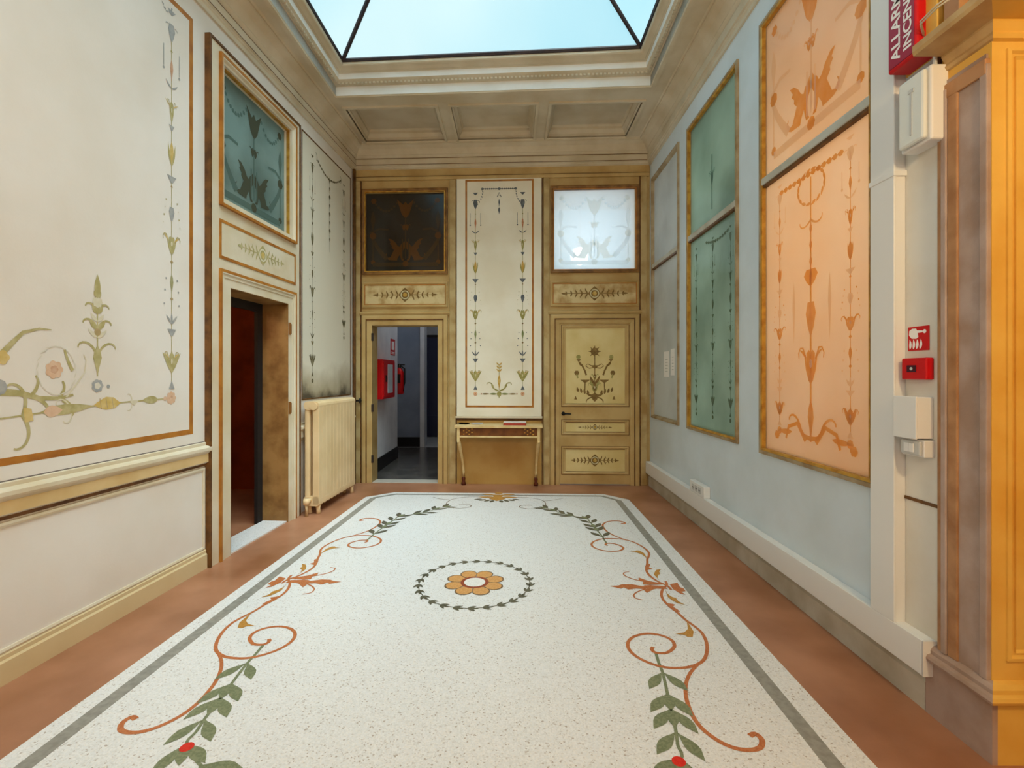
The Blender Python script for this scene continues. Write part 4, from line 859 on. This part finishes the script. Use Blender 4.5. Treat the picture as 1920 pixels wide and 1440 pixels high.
POLYS = [
    ('acanthus_leaf', 'rust', [(0.930,0.027),(0.999,0.065),(1.022,0.044),(1.046,0.078),(1.099,0.058),(1.169,0.071),(1.165,0.049),(1.314,0.061),(1.308,0.039),(1.159,0.023),(1.085,-0.007),(1.019,-0.004),(0.989,0.017)]),
    ('acanthus_leaf', 'rust', [(1.347,0.056),(1.377,0.127),(1.407,0.142),(1.392,0.100),(1.423,0.087),(1.422,0.046),(1.405,0.026),(1.408,-0.047),(1.377,-0.030),(1.348,-0.018)]),
    ('acanthus_leaf', 'rust', [(1.162,-0.009),(1.209,-0.002),(1.294,-0.012),(1.301,-0.030),(1.216,-0.066),(1.158,-0.126),(1.150,-0.086),(1.174,-0.055)]),
    ('acanthus_leaf', 'ochre', [(1.294,-0.063),(1.291,-0.126),(1.305,-0.173),(1.329,-0.195),(1.331,-0.241),(1.359,-0.285),(1.318,-0.269),(1.299,-0.232),(1.280,-0.185)]),
    ('acanthus_leaf', 'rust', [(1.233,-0.245),(1.258,-0.267),(1.298,-0.288),(1.275,-0.315),(1.294,-0.353),(1.300,-0.384),(1.268,-0.375),(1.248,-0.323)]),
    ('hook_leaf', 'ochre', [(1.305,-0.493),(1.306,-0.549),(1.306,-0.613),(1.283,-0.669),(1.254,-0.672),(1.243,-0.650),(1.195,-0.644),(1.251,-0.623),(1.282,-0.587)])]
GARLAND = [(1.039,-0.843),(1.032,-0.930),(1.028,-1.025),(1.000,-1.238),(0.981,-1.389),(0.964,-1.479),(0.943,-1.565),(0.712,-1.738),(0.621,-1.879),(0.561,-1.936)]
GFL = (0.943, -1.565)

for fx in (-1, 1):
    for fy in (-1, 1):
        for nm, col, w0, w1, pts in STROKES:
            if nm == 'acanthus_stem' and fy > 0: continue
            o = Orn(); o.stroke(smooth_path(pts), w0, 0, w1); inlay(o, nm, col, fx, fy)
        for j, (nm, col, pts) in enumerate(POLYS):
            if j < 2 and fy > 0: continue
            o = Orn(); o.poly(pts, 0); inlay(o, nm, col, fx, fy, .0026)
        # garland leaves along its stem
        st = smooth_path(GARLAND, 6); acc = 0; nxt = .15; k = 0
        for i in range(1, len(st)):
            (xa, ya), (x, y) = st[i-1], st[i]; acc += math.hypot(x-xa, y-ya); a = math.atan2(y-ya, x-xa)
            if acc < nxt: continue
            nxt += .138; k += 1
            for s_ in (-1, 1): inlay(Orn().leaf(x, y, a+s_*.62, .165, .054, 0, -s_*.12, ex=1.25), 'garland_leaf', 'green' if fy > 0 else 'dark', fx, fy, .00245+.00015*s_)
            if k % 3 != 1: inlay(Orn().leaf(x, y, a, .12, .045, 0, ex=1.2), 'garland_leaf', 'green', fx, fy, .0029)
        if fy > 0: inlay(Orn().disc(GFL[0], GFL[1], .026, 0, 12), 'berry', 'red', fx, fy, .0033)
# medallion
for k in range(26):
    a = 2*math.pi*(k+.5)/26; r = .385; x, y = r*math.cos(a), r*math.sin(a)
    o = Orn()
    for s_ in (-.55, 0, .55): o.leaf(x, y, a+math.pi/2+s_, .062 if s_ else .07, .024, 0)
    o.stroke([(x, y), (r*math.cos(a-.24), r*math.sin(a-.24))], .007, 0); inlay(o, 'wreath_leaf', 'dark')
for k in range(8):
    a = 2*math.pi*(k+.5)/8
    P = [(.075*math.cos(a-.34), .075*math.sin(a-.34))]+[(.148*math.cos(a)+.059*math.cos(a+t), .148*math.sin(a)+.059*math.sin(a+t)) for t in [-1.9+3.8*i/14 for i in range(15)]]+[(.075*math.cos(a+.34), .075*math.sin(a+.34))]
    inlay(Orn().poly([(x*1.03, y*1.03) for x, y in P], 0), 'petal_outline', 'line', z=.0022); 
    c = (.14*math.cos(a), .14*math.sin(a)); inlay(Orn().poly([(c[0]+(x-c[0])*.92, c[1]+(y-c[1])*.92) for x, y in P], 0), 'petal', 'petal', z=.0026)
inlay(Orn().disc(0, 0, .098, 0, 28), 'medallion_ring', 'ring', z=.0030); inlay(Orn().disc(0, 0, .074, 0, 24), 'medallion_centre', 'white', z=.0034)
# crest at the far and near ends
for fy in (-1, 1):
    o = Orn(); y = 2.42
    o.poly([(-.07, y+.1), (.07, y+.1), (.05, y), (.10, y-.1), (0, y-.2), (-.10, y-.1), (-.05, y)], 0); o.disc(0, y+.17, .05, 0, 8)
    for q in (-1, 1): o.leaf(q*.05, y+.08, math.pi/2-q*1.3, .16, .07, 0); o.leaf(q*.04, y-.02, math.pi/2-q*1.6, .2, .07, 0)
    inlay(o, 'crest', 'ochre', 1, fy)
    for q in (-1, 1):
        for k in range(4): inlay(Orn().leaf(q*.04+q*.045*k, y-.17+.02*k, -math.pi/2+q*(.3+.3*k), .1, .05, 0), 'crest_leaf', 'dark', 1, fy, .0024)

# ================================================================== LAMPS OF THE PLACE AND ADDED LAMPS (behind the viewer, hall and corridor)
def globe(name, loc, energy, col, label, drop=.6, r=.13):
    g = empty(name, Vector(loc), label, 'lamp'); x, y, z = loc
    m = frosted('opal globe '+name+str(round(x, 1)), (.95, .93, .9, 1), trans=.45, gloss=.04, opaque=.1)
    MB().lathe((x, y, z), [(.03, r*.98), (r*.6, r*.8), (r*.95, r*.3), (r, 0), (r*.95, -r*.3), (r*.6, -r*.8), (.02, -r)], 20).build('globe', m, g, smooth=True)
    MB().lathe((x, y, z+r*.95), [(.05, 0), (.05, .05), (.02, .08)], 12).build('cap', STEEL, g); MB().tube([(x, y, z+r+.05), (x, y, z+r+drop)], .008, 8).build('stem', STEEL, g)
    l = lamp(name+'_bulb', 'POINT', (x, y, z), energy, col, .09); l.parent = g; l.location = (0, 0, 0)
    return g
WARM = (1, .73, .38)
globe('pendant_lamp', (1.35, -.25, 2.75), 190, WARM, 'opal globe lamp hanging behind the viewer towards the pier', 1.6)
globe('pendant_lamp', (3.1, 2.95, 2.4), 54, (1, .88, .64), 'opal globe lamp hanging behind the amber window', 2.2)
globe('pendant_lamp', (-.9, -1.7, 3.1), 120, (1, .90, .82), 'added opal fill lamp hanging behind the viewer near the front wall', 1.28)  # neutral fill, added to raise the general room light
globe('pendant_lamp', (1.0, 7.35, 3.2), 22, (.95, .97, 1), 'added opal globe lamp standing in for daylight behind the bright transom', 1.0)  # added lamp in place of daylight, brightens the transom from behind
globe('pendant_lamp', L(3.62, 2.3, -.9), 16, (1, .6, .32), 'added opal globe lamp lighting the dark room past the left doorway', .25)  # weak warm lamp added out of sight to lift the russet walls
globe('pendant_lamp', (-1.2, 8.6, 3.6), 36, (.86, .93, 1), 'added opal globe lamp lighting the corridor', 1.0)  # unseen lamp added to give the corridor its cool light
